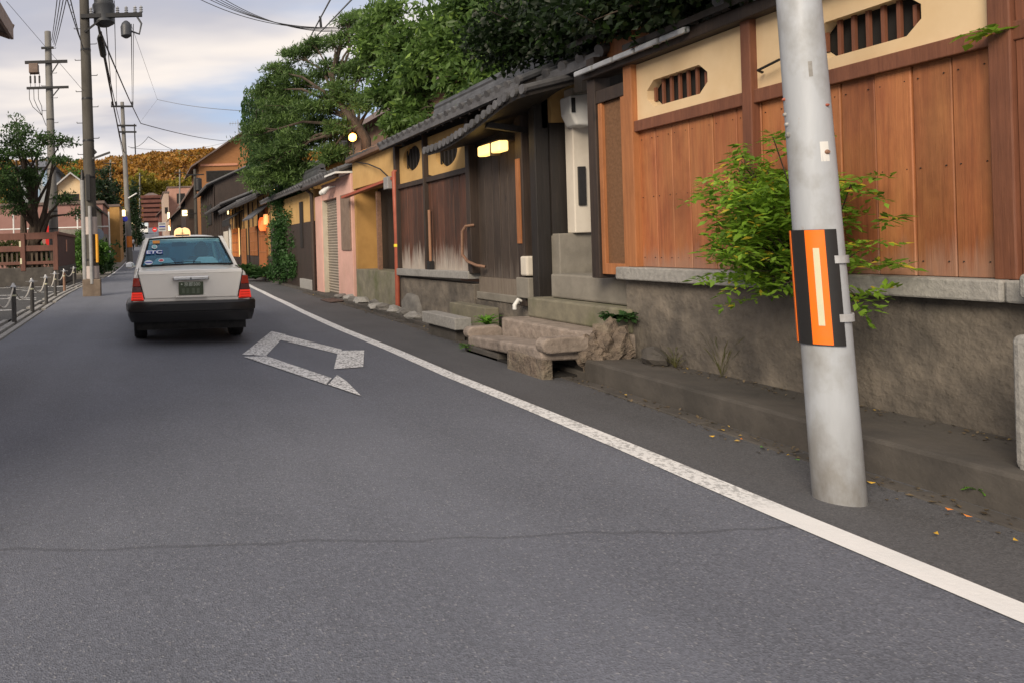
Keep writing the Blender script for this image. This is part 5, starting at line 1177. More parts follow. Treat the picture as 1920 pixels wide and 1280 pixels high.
# roof lamp: two lobes lit from inside
TL = emit('taxi roof lamp glow', (1,.55,.22), .75, (.85,.62,.35))
mb = MB(); prof = []
for i in range(25):
    a = math.pi*i/24; x = math.cos(a); prof.append((x*.13, 0, 1.475 + .115*math.sin(a)**.55*(1-.16*math.exp(-(x/.16)**2))))
rl_rings = [[(p[0]*k, 1.78+dy, 1.475+(p[2]-1.475)*k) for p in prof] + [(-.13*k,1.78+dy,1.47),(.13*k,1.78+dy,1.47)] for dy, k in ((-.05,.86),(-.035,.97),(0,1.0),(.035,.97),(.05,.86))]
mb.loft(rl_rings); rl = mb.build('roof_lamp', TL, tx, smooth=True)
mb = MB(); mb.bx(-.004,.004,1.722,1.73,1.48,1.56); mb.bx(-.03,.03,1.722,1.73,1.495,1.503); mb.bx(-.11,.11,1.72,1.84,1.46,1.478); mb.build('lamp_base', IRON, rl)
# interior
SEAT = mat('grey seat cloth', (.10,.12,.14), (.07,.085,.10), 20, rough=.9, bmp=.1); LACE = mat('white seat cover', (.62,.66,.68), (.52,.56,.58), 30, rough=.9, bmp=.2)
mb = MB(); mb.bx(-.62,.62,1.22,1.45,.55,1.04); rs = mb.build('rear_seat', SEAT, tx, bevel=.04, seg=3)
for x0, x1 in ((-.50,-.16),(.14,.50)):
    mb = MB(); mb.prism([(x0,1.16,.90),(x1,1.16,.90),(x1,1.19,1.06),(x1-.07,1.22,1.13),(x0+.07,1.22,1.13),(x0,1.19,1.06)], (0,.10,.0)); mb.build('seat_cover', LACE, rs, bevel=.025, seg=3)
mb = MB(); mb.bx(-.05,.13,1.14,1.22,1.0,1.10); mb.bx(-.03,.11,1.13,1.139,1.02,1.08,1); mb.build('tissue_box', [SEAT, LACE], tx, bevel=.006)
mb = MB(); mb.bx(-.68,.68,.82,1.2,.98,1.005); mb.build('parcel_shelf', SEAT, tx)
for s in (-1,1):
    mb = MB(); mb.bx(s*.33-.23,s*.33+.23,2.1,2.28,.5,1.12); mb.bx(s*.33-.12,s*.33+.12,2.12,2.22,1.13,1.30); mb.bx(s*.33-.24,s*.33+.24,2.25,2.75,.42,.58); mb.build('front_seat', SEAT, tx, bevel=.04, seg=3)
mb = MB(); mb.bx(-.70,.70,3.0,3.3,.7,.93); mb.build('dashboard', RUBBER, tx, bevel=.04)
mb = MB(); mb.tube([(.36+.18*math.cos(a),2.93-.06*math.sin(a),.93+.17*math.sin(a)) for a in np.linspace(0,2*math.pi,25)], .014, 6); mb.build('steering_wheel', RUBBER, tx)
mb = MB(); mb.bx(-.13,.13,2.85,2.88,1.30,1.37); mb.build('interior_mirror', RUBBER, tx, bevel=.01)
# stickers on the rear window
def rwp(u, z, out=.02):
    t = (z-1.022)/.383; hw = lerp(.66,.535,t); return Vector((u*hw, lerp(.79,1.355,t)-.05*(1-u*u)-out*.8, z+.012*(1-u*u)+out*.55))
rwrot = (R(90)-math.atan2(.565,.383), 0, 0)
STO = mat('sticker orange', (.80,.33,.06), (.7,.28,.05)); STB = mat('sticker blue', (.08,.11,.50), (.07,.09,.45)); STW = mat('sticker white', (.75,.8,.85), (.68,.73,.8)); STR = mat('sticker red', (.6,.08,.10), (.5,.07,.09)); STT = mat('sticker teal', (.28,.55,.55), (.22,.48,.48))
def sticker(u, z, w_, h_, m_, nm, rnd=False, out=.014):
    p = rwp(u, z, out); a = math.atan2(.383,.565)
    ux = Vector((1,0,0)); uy = Vector((0,math.cos(a),math.sin(a)))
    poly = [p + ux*(w_/2*math.cos(q)) + uy*(h_/2*math.sin(q)) for q in np.linspace(0,2*math.pi,24,endpoint=False)] if rnd else [p+ux*(i*w_/2)+uy*(j*h_/2) for i,j in ((-1,-1),(1,-1),(1,1),(-1,1))]
    return MB().prism(poly, ux.cross(uy)*.002).build(nm, m_, rw)
sticker(-.78,1.355,.11,.075,STO,'orange_sticker'); sticker(-.80,1.285,.085,.105,STW,'round_sticker',True); sticker(-.80,1.285,.06,.075,STT,'round_sticker_centre',True,.018)
ra_ = math.atan2(.383,.565); nv = Vector((0,-math.sin(ra_),math.cos(ra_))); e0_ = rwp(-.78,1.205,.010)
text('ETC', .105, e0_ + nv*.004, STB, rw, 'sticker_lettering_outline', .0005, (ra_,0,-.12), 1.25, .010)
text('ETC', .105, e0_ + nv*.006, STW, rw, 'sticker_lettering', .0005, (ra_,0,-.12), 1.25, .003)
sticker(-.86,1.065,.12,.11,STW,'oval_sticker',True); sticker(-.86,1.065,.10,.022,STB,'oval_sticker_band',False,.019)
sticker(-.58,1.085,.085,.08,STW,'small_round_sticker',True); sticker(-.58,1.085,.06,.05,STR,'small_round_sticker_centre',True,.019)
mb = MB(); mb.tube([rwp(-.55,1.03,.03),rwp(.0,1.045,.03),rwp(.3,1.035,.03)], .006, 5); mb.build('rear_wiper', RUBBER, rw)

# ================================================================== PEOPLE
SKIN = mat('skin', (.50,.30,.21), (.44,.26,.18), 10, rough=.6, bmp=0); HAIR = mat('black hair', (.018,.014,.012), (.012,.01,.009), 30, rough=.6)
def skinned(name, verts, edges, rad, m_, parent, sub=2, root=0):
    me = bpy.data.meshes.new(name); me.from_pydata(verts, edges, []); me.materials.append(m_)
    o = bpy.data.objects.new(name, me); C.objects.link(o); md = o.modifiers.new('skin','SKIN'); md.use_smooth_shade = True
    for i, r_ in enumerate(rad): sv = me.skin_vertices[0].data[i]; sv.radius = (r_, r_) if not isinstance(r_, tuple) else r_; sv.use_root = (i == root)
    sb = o.modifiers.new('sub','SUBSURF'); sb.levels = sub; sb.render_levels = sub
    dg = bpy.context.evaluated_depsgraph_get(); m2 = bpy.data.meshes.new_from_object(o.evaluated_get(dg)); bpy.data.objects.remove(o); m2.name = name
    if not m2.materials: m2.materials.append(m_)
    o = bpy.data.objects.new(name, m2); C.objects.link(o); o.parent = parent; OFF[o.name] = Vector((0,0,0)); return o
def body(parent, J, cloth_top, cloth_bot, short=True):
    """J: joints in local metres; hands get a palm, four fingers and a thumb"""
    V = []; E_ = []; Rr = []; ix = {}
    def v(n, p, r_): ix[n] = len(V); V.append(p); Rr.append(r_); return ix[n]
    def e(a, b): E_.append((ix[a], ix[b]))
    v('pelvis', J['pelvis'], .13); v('waist', J['waist'], .115); v('chest', J['chest'], .135); v('neck', J['neck'], .055); v('head', J['head'], .085); v('crown', J['crown'], .075)
    e('pelvis','waist'); e('waist','chest'); e('chest','neck'); e('neck','head'); e('head','crown')
    for s in 'LR':
        v('sh'+s, J['sh'+s], .058); v('el'+s, J['el'+s], .043); v('wr'+s, J['wr'+s], .030); v('pa'+s, J['pa'+s], .034); e('chest','sh'+s); e('sh'+s,'el'+s); e('el'+s,'wr'+s); e('wr'+s,'pa'+s)
        d = (Vector(J['pa'+s])-Vector(J['wr'+s])).normalized(); sd_ = d.cross(Vector((1,0,0))).normalized(); 
        for k in range(4):
            q = Vector(J['pa'+s]) + sd_*(-.027+.018*k); ln_ = (.065,.075,.07,.055)[k]
            v(f'f{k}a'+s, tuple(q+d*.035), .0095); v(f'f{k}b'+s, tuple(q+d*(.035+ln_*.55)+Vector((0,0,-.01))), .0085); v(f'f{k}c'+s, tuple(q+d*(.035+ln_)+Vector((0,0,-.026))), .007); e('pa'+s, f'f{k}a'+s); e(f'f{k}a'+s, f'f{k}b'+s); e(f'f{k}b'+s, f'f{k}c'+s)
        q = Vector(J['wr'+s]).lerp(Vector(J['pa'+s]), .6); v('ta'+s, tuple(q-sd_*.045+d*.02), .011); v('tb'+s, tuple(q-sd_*.06+d*.055), .008); e('pa'+s,'ta'+s); e('ta'+s,'tb'+s)
        v('hi'+s, J['hi'+s], .085); v('kn'+s, J['kn'+s], .058); v('an'+s, J['an'+s], .038); v('to'+s, J['to'+s], .035); e('pelvis','hi'+s); e('hi'+s,'kn'+s); e('kn'+s,'an'+s); e('an'+s,'to'+s)
    b = skinned('body', V, E_, Rr, SKIN, parent)
    hd = Vector(J['head']); cr = Vector(J['crown']); fd = Vector(J.get('face', (0,1,0))); sd_ = fd.cross(Vector((0,0,1)))
    mb = MB(); c_ = hd.lerp(cr, .55) - fd*.018; mb.blob(c_, (.098,.108,.105), 2, .05, 3); mb.build('hair', HAIR, b, smooth=True)
    c_ = hd + fd*.085
    mb = MB()
    for k in (-1,1): q = c_ + sd_*(.032*k) + Vector((0,0,.03)) - fd*.012; mb.blob(q, (.011,.011,.008), 1, 0, 1)
    mb.build('eyes', HAIR, b); mb = MB(); mb.blob(c_ + Vector((0,0,.0)) + fd*.004, (.013,.02,.02), 1, 0, 1)
    for k in (-1,1): mb.blob(hd + sd_*(.088*k) + Vector((0,0,.01)), (.012,.018,.03), 1, 0, 1)
    mb.build('nose_and_ears', SKIN, b); mb = MB(); mb.blob(c_ + Vector((0,0,-.045)) - fd*.01, (.022,.008,.006), 1, 0, 1); mb.build('mouth', mat('lip', (.4,.15,.12)), b)
    def sub(names, edges, rr_, nm, m_): 
        skinned(nm, [J[n] if isinstance(n,str) else n for n in names], edges, rr_, m_, parent)
    eL = tuple(Vector(J['shL']).lerp(Vector(J['elL']), .8)); eR = tuple(Vector(J['shR']).lerp(Vector(J['elR']), .8))
    sub(['pelvis','waist','chest',tuple(Vector(J['chest']).lerp(Vector(J['neck']),.7)),'shL',eL,'shR',eR], [(0,1),(1,2),(2,3),(2,4),(4,5),(2,6),(6,7)], [.15,.135,.155,.07,.075,.062,.075,.062], 'shirt', cloth_top)
    sub(['pelvis','hiL','knL','anL','hiR','knR','anR'], [(0,1),(1,2),(2,3),(0,4),(4,5),(5,6)], [.148,.102,.077,.06,.102,.077,.06], 'trousers', cloth_bot)
    mb = MB()
    for s in 'LR':
        a, t_ = Vector(J['an'+s]), Vector(J['to'+s]); d = (t_-a); d.z = 0; d.normalize(); q = a + d*.07; mb.blob((q.x,q.y,q.z-.035),(.05+.06*abs(d.x),.05+.08*abs(d.y),.045),3,.05,2)
    mb.build('shoes', RUBBER, parent, smooth=True); return b
a = onY(249,471,84); ps = thing('person', 'person in white top and black trousers walking at the far left roadside', 'person', (a.x,84,g(84))); OFF[ps.name] = Vector((0,0,0))
body(ps, dict(pelvis=(0,0,.90),waist=(0,.01,1.05),chest=(0,.02,1.27),neck=(0,.03,1.42),head=(0,.06,1.52),crown=(0,.05,1.60),
    shL=(-.17,.02,1.36),elL=(-.22,-.04,1.10),wrL=(-.23,.06,.88),paL=(-.23,.09,.82),shR=(.17,.02,1.36),elR=(.21,.0,1.10),wrR=(.23,.12,.90),paR=(.23,.15,.84),
    hiL=(-.09,0,.84),knL=(-.10,.12,.48),anL=(-.10,.08,.09),toL=(-.10,.22,.04),hiR=(.09,0,.84),knR=(.10,.02,.46),anR=(.10,-.18,.11),toR=(.10,-.06,.04)), mat('white shirt cloth',(.78,.78,.80),(.7,.7,.72)), CLOTH_BLK)
dr = thing('person', 'taxi driver in a dark jacket seated behind the wheel', 'person', (.585+.34,8.75,0)); OFF[dr.name] = Vector((0,0,0))
body(dr, dict(pelvis=(0,2.42,.66),waist=(0,2.38,.80),chest=(0,2.36,1.00),neck=(0,2.39,1.13),head=(0,2.42,1.22),crown=(0,2.41,1.30),
    shL=(-.17,2.37,1.07),elL=(-.23,2.58,.90),wrL=(-.17,2.80,.98),paL=(-.165,2.87,.99),shR=(.17,2.37,1.07),elR=(.23,2.58,.90),wrR=(.17,2.80,.98),paR=(.165,2.87,.99),
    hiL=(-.09,2.45,.64),knL=(-.12,2.90,.66),anL=(-.12,3.12,.36),toL=(-.12,3.25,.40),hiR=(.09,2.45,.64),knR=(.12,2.90,.66),anR=(.12,3.12,.36),toR=(.12,3.25,.40)), mat('dark jacket',(.03,.035,.05),(.02,.025,.04)), CLOTH_BLK)

# ================================================================== LEFT SIDE
# bollards linked by a pale rope
t0 = thing('bollard', 'dark steel bollard at the car park edge, nearest of the six roped bollards', 'bollard', (0,0,0), 'roped bollards along the car park')
mb = MB(); mb.tube([(0,0,0),(0,0,.62)], .045, 14); bp = mb.build('post', mat('dark bollard steel',(.10,.095,.09),(.065,.062,.06),8,rough=.45,metal=.3), t0, smooth=True)
mb = MB(); mb.lathe([(.02,.62),(.055,.635),(.06,.66),(.035,.69),(.02,.73)], (0,0,0), 14); mb.bar((-.13,0,.665),(.13,0,.665),.025,.012); mb.build('cap', mat('bright cap',(.50,.50,.50),(.4,.4,.4),8,rough=.3,metal=.6), t0, smooth=True)
mb = MB(); mb.lathe([(.047,.49),(.047,.52)], (0,0,0), 14); mb.build('reflective_band', PALE, t0)
bl = []
names = ['second of the six roped bollards','third of the six roped bollards','fourth of the six roped bollards, one with a lit pale edge','fifth of the six roped bollards, rusty brown','farthest of the six roped bollards']
for i, (u, v) in enumerate(((27,606),(61,586),(87,571),(104,557),(121,547),(139,536))):
    p = onZ(u, v, 0); o = t0 if i == 0 else copy_tree(t0); o.location = p; bl.append(p)
    if i: o['label'] = 'dark steel bollard, ' + names[i-1].split(', one')[0]
    if i == 4:
        for ch in [q for q in C.objects if q.parent == o and q.name.startswith('post')]: m2 = ch.data.copy(); m2.materials[0] = RUST; ch.data = m2; ch['label'] = 'rusty brown post'
prev = onZ(-10,632,0)
ROPE = mat('pale rope', (.62,.58,.50), (.5,.46,.4), 40, rough=.9, bmp=.3)
for i, p in enumerate(bl):
    pts = [prev.lerp(p,t)+Vector((0,0,.665-.30*4*t*(1-t)*(1 if i < 4 else .8))) for t in np.linspace(0,1,16)]
    mb = MB(); mb.tube(pts, .016, 6); o = mb.build('rope', ROPE, smooth=True, loc=prev.lerp(p,.5)+Vector((0,0,.4)))
    tag(o, ['pale rope swag entering the photo at the left edge','pale rope swag between the first and second bollards from the left','pale rope swag between the second and third bollards','pale rope swag between the third and fourth bollards','pale rope swag between the fourth and fifth bollards','pale rope swag between the fifth bollard and the farthest one'][i], 'rope', 'rope swags between bollards'); prev = p
# red-brown fence on a stone base
FR = planks('red brown fence boards', (.17,.068,.045), (.12,.048,.034), None, None, .08); SL = planks('dark fence slats', (.105,.07,.04), (.06,.042,.027))
FY = 26.0; xc = PX(107,FY)
fn = thing('wooden_fence', 'red-brown wooden fence with slatted front and a solid end panel on a stone base', 'fence', (xc-2.5,FY,0))
mb = MB(); mb.bx(-12,xc+.05,FY-.1,FY+.25,0,.72); mb.bx(xc-.3,xc+.05,FY+.25,32.5,0,.72); mb.build('base', CONC_DARK, fn, bevel=.02)
zt = PZ(60,437,FY)
for z, h in ((zt-.13,.26),(zt-.60,.22),(.90,.12)):
    mb = MB(); mb.bx(-12,xc+.04,FY-.07,FY+.03,z-h/2,z+h/2); mb.build('rail', FR, fn, bevel=.01)
for x in (xc-.02, PX(45,FY), PX(45,FY)-1.5, PX(45,FY)-3):
    mb = MB(); mb.bx(x-.12,x+.06,FY-.125,FY+.08,.60,zt-.02); mb.build('post', FR, fn, bevel=.01)
rr = random.Random(9)
for i in range(26):
    x = xc-.22-i*.19
    mb = MB(); mb.bx(x-.035-.02*rr.random(),x+.035,FY+.035,FY+.075,.74,zt-.5); mb.build('slat', SL, fn)
mb = MB(); mb.bx(xc-.04,xc+.04,FY+.09,32.3,.72,zt-.10); mb.build('end_panel', planks('dark maroon boards',(.085,.028,.025),(.06,.02,.018)), fn, bevel=.01)
mb = MB(); mb.bx(xc-.09,xc+.09,FY-.1,32.4,zt-.10,zt+.02); mb.build('cap_board', FR, fn, bevel=.01)
for (x, z) in ((PX(39,FY),zt-.42),(PX(40,FY),.98)): mb = MB(); mb.bx(x-.035,x+.035,FY-.13,FY-.11,z-.11,z+.11); mb.build('reflector', PALE, fn)
mb = MB(); mb.bx(xc+.045,xc+.06,28.6,28.9,zt-.75,zt-.25); mb.build('reflector', mat('salmon reflector',(.6,.3,.2),(.5,.25,.17)), fn)
# red post box hints behind the fence
REDV = mat('vivid red board', (.72,.02,.018), (.62,.018,.016), 5, rough=.45)
for (ua, ub, va, vb, lb) in ((67,75,424,440,'small vivid red board behind the fence, left of the tree fork'),(86,99,424,470,'larger vivid red board behind the fence, beside the pale pole')):
    a = onY(ua,vb,29); b = onY(ub,va,29); mb = MB(); mb.bx(a.x,b.x,29,29.06,a.z,b.z-.03); mb.prism([(a.x,29,b.z-.03),(b.x,29,b.z-.03),(b.x-.05,29,b.z+.03),(a.x+.08,29,b.z+.0)], (0,.06,0)); mb.bx((a.x+b.x)/2-.03,(a.x+b.x)/2+.03,29.06,29.1,0,b.z-.05)
    tag(mb.build('red_board', REDV, loc=(a.x,29,0)), lb, 'board')
# long pinkish wall and its green bank, rail
Y = 50
block('low_building', 'long low dull pink walled building behind the left tree and poles', 'building', -22, PX(195,Y), Y, Y+7, PZ(60,386,Y), mat('dusty rose wall',(.31,.165,.14),(.25,.13,.11),1.2,c3=(.25,.12,.10)), BRN, 'flat')
t = thing('white_railing', 'thin white pipe railing before the dull pink building', 'railing', (PX(110,44),44,0))
zr = PZ(140,427,44); mb = MB(); mb.tube([(-14,44,zr),(PX(206,44),44,zr)], .045, 8); mb.build('rail', WHITE, t)
for u in (27,70,147,206,-40,-110): mb = MB(); mb.tube([(PX(u,44),44,.0),(PX(u,44),44,zr+.95)], .05, 8); mb.build('post', WHITE, t)
# retaining wall and ochre gate wall along the left kerb
rt = thing('retaining_wall', 'grey concrete retaining wall with dark coping leading to the ochre wall', 'wall', (-3.1,48,0))
mb = MB(); mb.prism([(-3.25,39,0),(-3.25,58,g(58)),(-3.25,58,g(58)+2.4),(-3.25,39,2.45)], (.25,0,0)); mb.bx(-4.9,-3.0,38.9,39.2,-.1,2.6); mb.build('wall', CONC, rt, bevel=.01)
mb = MB(); mb.prism([(-3.3,39.4,2.46),(-3.3,58,2.95),(-3.3,58,4.1),(-3.3,39.4,4.05)], (.15,0,0)); mb.build('upper_wall', mat('faded green grey render',(.30,.27,.20),(.24,.215,.16),2), rt)
mb = MB(); mb.bar((-3.2,39.3,4.1),(-3.2,58,4.2),.45,.12); mb.build('coping', CONC_DARK, rt)
Y = 58.2; block('ochre_wall', 'tall ochre rendered wall end beside the far utility pole', 'wall', PX(203,Y), PX(226,Y), Y, Y+9, PZ(215,388,Y), OCHRE2, BRN, 'flat', over=.2)
Y = 72; block('white_shop', 'narrow whitewashed shop front left of the far utility pole', 'shop', PX(226,Y), PX(236,Y), Y, Y+12, PZ(230,425,Y), WHITEPL, BRN, 'flat', over=.2)
# house roof behind the tree, and the eave of the house at the top left
Y = 62
block('cottage', 'cottage with a white bargeboard and cream wall between the left poles', 'house', PX(112,Y), PX(163,Y), Y, Y+8, PZ(130,348,Y), CREAM, mat('white edged roof',(.5,.5,.5),(.3,.3,.3)), 'gable', 1.0, .6, wins=((PX(122,Y),PX(150,Y),PZ(130,382,Y),PZ(130,366,Y)),))
Y = 64
block('blue_window_house', 'grey house with bluish windows seen through the left tree', 'house', PX(40,Y), PX(100,Y), Y, Y+8, PZ(70,315,Y), mat('blue grey wall',(.30,.32,.34),(.24,.26,.28)), TILE, 'hip', 1.2, .6, wins=())
t = [o for o in C.objects if o.name.startswith('blue_window_house')][0]
for (a, b, va, vb) in ((62,78,374,356),(62,76,336,318),(84,92,350,320)):
    mb = MB(); mb.bx(PX(a,Y),PX(b,Y),Y-.06,Y,PZ(70,va,Y),PZ(70,vb,Y)); mb.build('window', mat('sky blue pane',(.30,.40,.52),(.26,.36,.48),3,rough=.1,bmp=0), t)
c_ = onY(22,68,9.0)
t = thing('corner_house', 'house whose brown roof corner juts into the top left of the photo', 'house', (-5.5,6,0))
mb = MB(); mb.bx(-9,c_.x-.95,1.5,8.1,0,c_.z+.1); mb.build('wall', GRYB, t)
mb = MB(); mb.prism([(c_.x,.5,c_.z),(c_.x,9.0,c_.z),(-5.2,9.0,c_.z+1.35),(-5.2,.5,c_.z+1.35)], (0,0,.10)); mb.prism([(-9,.5,c_.z),(-9,9.0,c_.z),(-5.2,9.0,c_.z+1.35),(-5.2,.5,c_.z+1.35)], (0,0,.10)); mb.build('roof', mat('brown board roof',(.13,.095,.08),(.09,.065,.055)), t)
mb = MB(); mb.bar((c_.x,.5,c_.z+.06),(c_.x,9.02,c_.z+.06),.04,.2); mb.bar((c_.x,9.02,c_.z+.06),(-5.2,9.02,c_.z+1.41),.04,.2); mb.build('bargeboard', mat('pale brown board',(.30,.22,.18),(.24,.18,.15)), t)

# ================================================================== TREES AND PLANTS
def cl(u, v, Y, rpx, ry=None, k=1.0): 
    p = onY(u, v, Y); r_ = rpx/F*Y; return (p.x, p.y, p.z, r_, (ry or r_), r_*k)
pine = [cl(668,135,18.4,38,None,.5),cl(685,65,18.6,36,None,.5),cl(655,40,19,30,None,.45),cl(700,25,18,34,None,.5),cl(610,130,19.4,34,None,.4),cl(668,190,18.2,30,None,.45),cl(522,135,21,36,None,.5),cl(505,168,21.5,34,None,.55),cl(540,205,21,58,None,.6),cl(520,300,20.5,50,None,.75),cl(590,245,20,50,None,.55),cl(560,105,20.5,34,None,.42),cl(590,85,20,30,None,.4),cl(632,75,19,30,None,.4),cl(500,335,21.5,38,None,.7),cl(555,330,20.5,42,None,.7),cl(615,290,18.8,36,None,.6),cl(690,120,18,34,None,.5),cl(555,155,20.5,44,None,.45),cl(600,200,19,46,None,.5),cl(478,255,21.5,32,None,.9),cl(700,195,17.5,36,None,.5),cl(645,175,18.5,40,None,.4),cl(640,240,18.4,34,None,.5),cl(560,270,20,48,None,.6)]
tree('pine_tree', 'large old pine with a bent trunk filling the sky behind the garage and lean-to', (5.95,17.9,0), (5.6,18.6,6.6), pine, 1900, .14, .12, L_PINE, .17, 21, sub=34, subr=.125, up=.35, shell=.4, flat=.5,
     way=[(5.95,17.9,0),(5.92,17.9,2.2),onY(686,262,17.9),onY(668,232,18.1),onY(628,185,18.6),onY(622,140,19),onY(640,80,19)])
rng = np.random.default_rng(5)                          # weeping strands
p0 = onY(490,170,27.5); t = thing('weeping_tree', 'weeping tree with trailing strands at the left flank of the big pine', 'tree', (6.2,28.5,0))
mb = MB(); mb.tube([(6.2,28.5,0),(6.0,28.4,3),(5.7,28.2,5.5),(5.4,28,7.2)], [.22,.18,.13,.06], 9)
P = []; D = []
for i in range(220):
    u = 456+95*rng.random()**.75; vtop = 150+ 40*rng.random() + abs(u-505)*.2; Y = 26.8+2.6*rng.random(); ln_ = (40+150*rng.random())*(1.25 if u > 470 else .8)
    a = onY(u, vtop, Y); b = onY(u-6+rng.normal()*4, min(345, vtop+ln_), Y)
    n = int(14+ln_/4)
    for k in range(n): q = a.lerp(b, k/n); P.append([q.x+rng.normal()*.05,q.y+rng.normal()*.05,q.z]); D.append([rng.normal()*.5,rng.normal()*.5,-1.0])
    if i % 6 == 0: mb.tube([(5.6,28.2,6.0),((5.6+a.x)/2,28,(6.4+a.z)/2+.3),a,b.lerp(a,.4)], [.05,.03,.015,.005], 5)
mb.build('trunk', BARK, t, smooth=True); P = np.array(P); leaf_mesh('crown', P, np.array(D), unit(rng,len(P)), .17*(.7+.6*rng.random(len(P))), .2, L_WEEP, t)
broad = [cl(755,85,14,44),cl(725,35,15,36,None,.6),cl(790,120,13,34),cl(740,150,14.5,46),cl(855,65,12.5,50),cl(900,35,12,56),cl(860,150,12,30),cl(705,85,15.5,36),cl(770,210,13.4,32),cl(918,120,11.3,42),cl(950,55,11,48),cl(815,40,13,34),cl(908,185,11,24),cl(745,235,14,26),cl(985,15,10.5,60),cl(775,165,13.8,30),cl(885,110,12,36),cl(835,100,12.6,28),cl(800,245,12.8,24),cl(880,5,12,40)]
tree('broadleaf_tree', 'spreading broadleaf tree rising behind the tiled gate house roof', (7.2,13.6,0), (6.6,13.3,5.6), broad, 1050, .15, .2, L_BROAD, .2, 8, sub=26, subr=.13, shell=.4)
dk = [(4.2,5.2,3.12,.30,.55,.20),(4.2,4.4,3.15,.32,.55,.22),(4.2,5.9,3.25,.35,.5,.22),(4.35,5.6,3.35,.45,.7,.35),(4.4,4.6,3.4,.5,.7,.4),(4.5,6.8,3.45,.5,.7,.35),(4.5,3.6,3.5,.5,.8,.4),(4.6,8.2,3.75,.6,.7,.4),cl(1010,30,8.2,70,None,.7),cl(1080,20,7.6,75,None,.75),cl(1170,10,7.0,85,None,.75),cl(1270,0,6.5,80,None,.7),cl(1360,-25,6.1,80,None,.6),cl(1120,70,7.6,45,None,.8),cl(1210,60,7.0,40,None,.8),cl(1070,75,8.0,30,None,.8),cl(1290,40,6.6,36,None,.8),cl(1420,-60,5.8,80,None,.6),cl(1180,-60,7.4,110),cl(1050,-50,8.6,110),cl(1330,-100,6.6,110)]
tree('evergreen_tree', 'dark evergreen overhanging the eave of the cedar plank house', (6.6,8.4,0), (6.3,7.8,4.2), dk, 2400, .072, .34, L_DARK, .16, 13, sub=40, subr=.13, shell=.2)
rp = [cl(425,372,52,26),cl(405,395,52,22),cl(440,350,53,24),cl(420,412,51,18),cl(452,385,52,20)]
tree('round_pine', 'clipped round pine between the dark two storey house and the ochre town houses', (7.6,53,g(53)), (7.4,52.5,4.6), rp, 900, .22, .16, L_PINE, .16, 31, sub=26, subr=.2, up=.3)
ts = [cl(566,400,21,22),cl(572,450,20.6,20),cl(562,500,20.6,22),cl(545,380,22.3,32),cl(546,430,22,32),cl(550,480,21.8,30),cl(536,510,21.8,22),cl(560,420,21.6,26),cl(545,350,22.5,26)]
tree('tall_shrub', 'tall dense dark shrub against the boarded garden wall', onZ(545,528,.06), (4.6,22,2.6), ts, 3200, .10, .3, L_SHRUB, .06, 17, sub=44, subr=.15)
lf = [cl(35,245,25,24,None,.6),cl(25,262,24.5,30,None,.5),cl(85,262,25,26,None,.5),cl(115,268,25.2,22,None,.6),cl(55,285,24.5,34,None,.4),cl(10,290,24,30,None,.4),cl(110,300,25,26,None,.4),cl(20,350,25,40,None,.8),cl(60,330,25.4,30,None,.6),cl(-10,330,24,40),cl(30,385,25.4,30,None,.6),cl(120,370,26,22,None,.7),cl(-30,270,24,34),cl(150,400,26,16,None,.8),cl(30,225,25,8,None,1.6)]
lt = tree('street_tree', 'forked tree with feathery layered leaves rising behind the fence at the left', (PX(55,25.2),25.2+2.6,0), (PX(48,25.2),25.4,4.9), lf, 620, .135, .2, L_LEFT, .26, 23, sub=26, subr=.16, shell=.3, flat=.5)
mb = MB(); b0 = Vector((PX(50,26.6),27.0,0))
for (u, v) in ((95,395),(100,300),(30,300),(70,280)):
    e_ = onY(u,v,26); q = Vector((PX(52+ (u-60)*.25,26.8),26.9,1.5)); mb.tube([b0+Vector((0,0,.2)), q, q.lerp(e_,.45)+Vector((.1,0,-.1)), e_], [.22,.17,.11,.04], 8)
mb.build('trunk', BARK, lt, smooth=True)
def shrub(name, label, ctrs, per, ls, lw, lm, seed, base, sub=30, subr=.1, cat='shrub', group=None):
    rng = np.random.default_rng(seed); t = thing(name, label, cat, base, group); mb = MB(); b = Vector(base)
    for c in ctrs: e_ = Vector(c[:3]); mb.tube([b, b.lerp(e_,.5)+Vector((0,0,.08)), e_], [.03,.02,.008], 5)
    mb.build('stem', BARK, t); P, D = crown_pts(rng, ctrs, per, subr, sub, .2, .35); leaf_mesh('foliage', P, D, unit(rng,len(P)), ls*(.6+.8*rng.random(len(P))), lw, lm, t); return t
shrub('hedge_bush', 'bright green clipped bush behind the fence end panel', [cl(160,470,35,30),cl(150,452,36,20),cl(185,475,35.5,24),cl(145,490,34,18)], 1500, .14, .35, L_HEDGE, 41, (PX(160,35),35,0), subr=.15)
shrub('hedge_bush', 'dark rounded bush at the foot of the retaining wall beside the dark pole', [cl(196,490,37,16),cl(202,498,37,10),cl(182,497,36,16)], 900, .12, .35, L_SHRUB, 42, (PX(193,37),37,0), subr=.12)
shrub('hedge_bush', 'olive bush low behind the fence slats', [cl(20,480,28,34,None,.5),cl(70,480,28,34,None,.5),cl(40,462,28.5,30,None,.5),cl(-10,470,28,30,None,.6)], 1000, .13, .3, leaf_mat('olive leaves',(.035,.04,.014),(.11,.12,.04)), 43, (PX(40,28),28,0), subr=.14)
shrub('hedge_bush', 'long mixed green bank of shrubs below the white railing', [(PX(u,45),45.5,1.1+.2*(k%2),1.5,.8,.75) for k,u in enumerate(range(-40,190,32))], 800, .2, .35, L_SHRUB, 44, (PX(80,45),45,0), subr=.2)
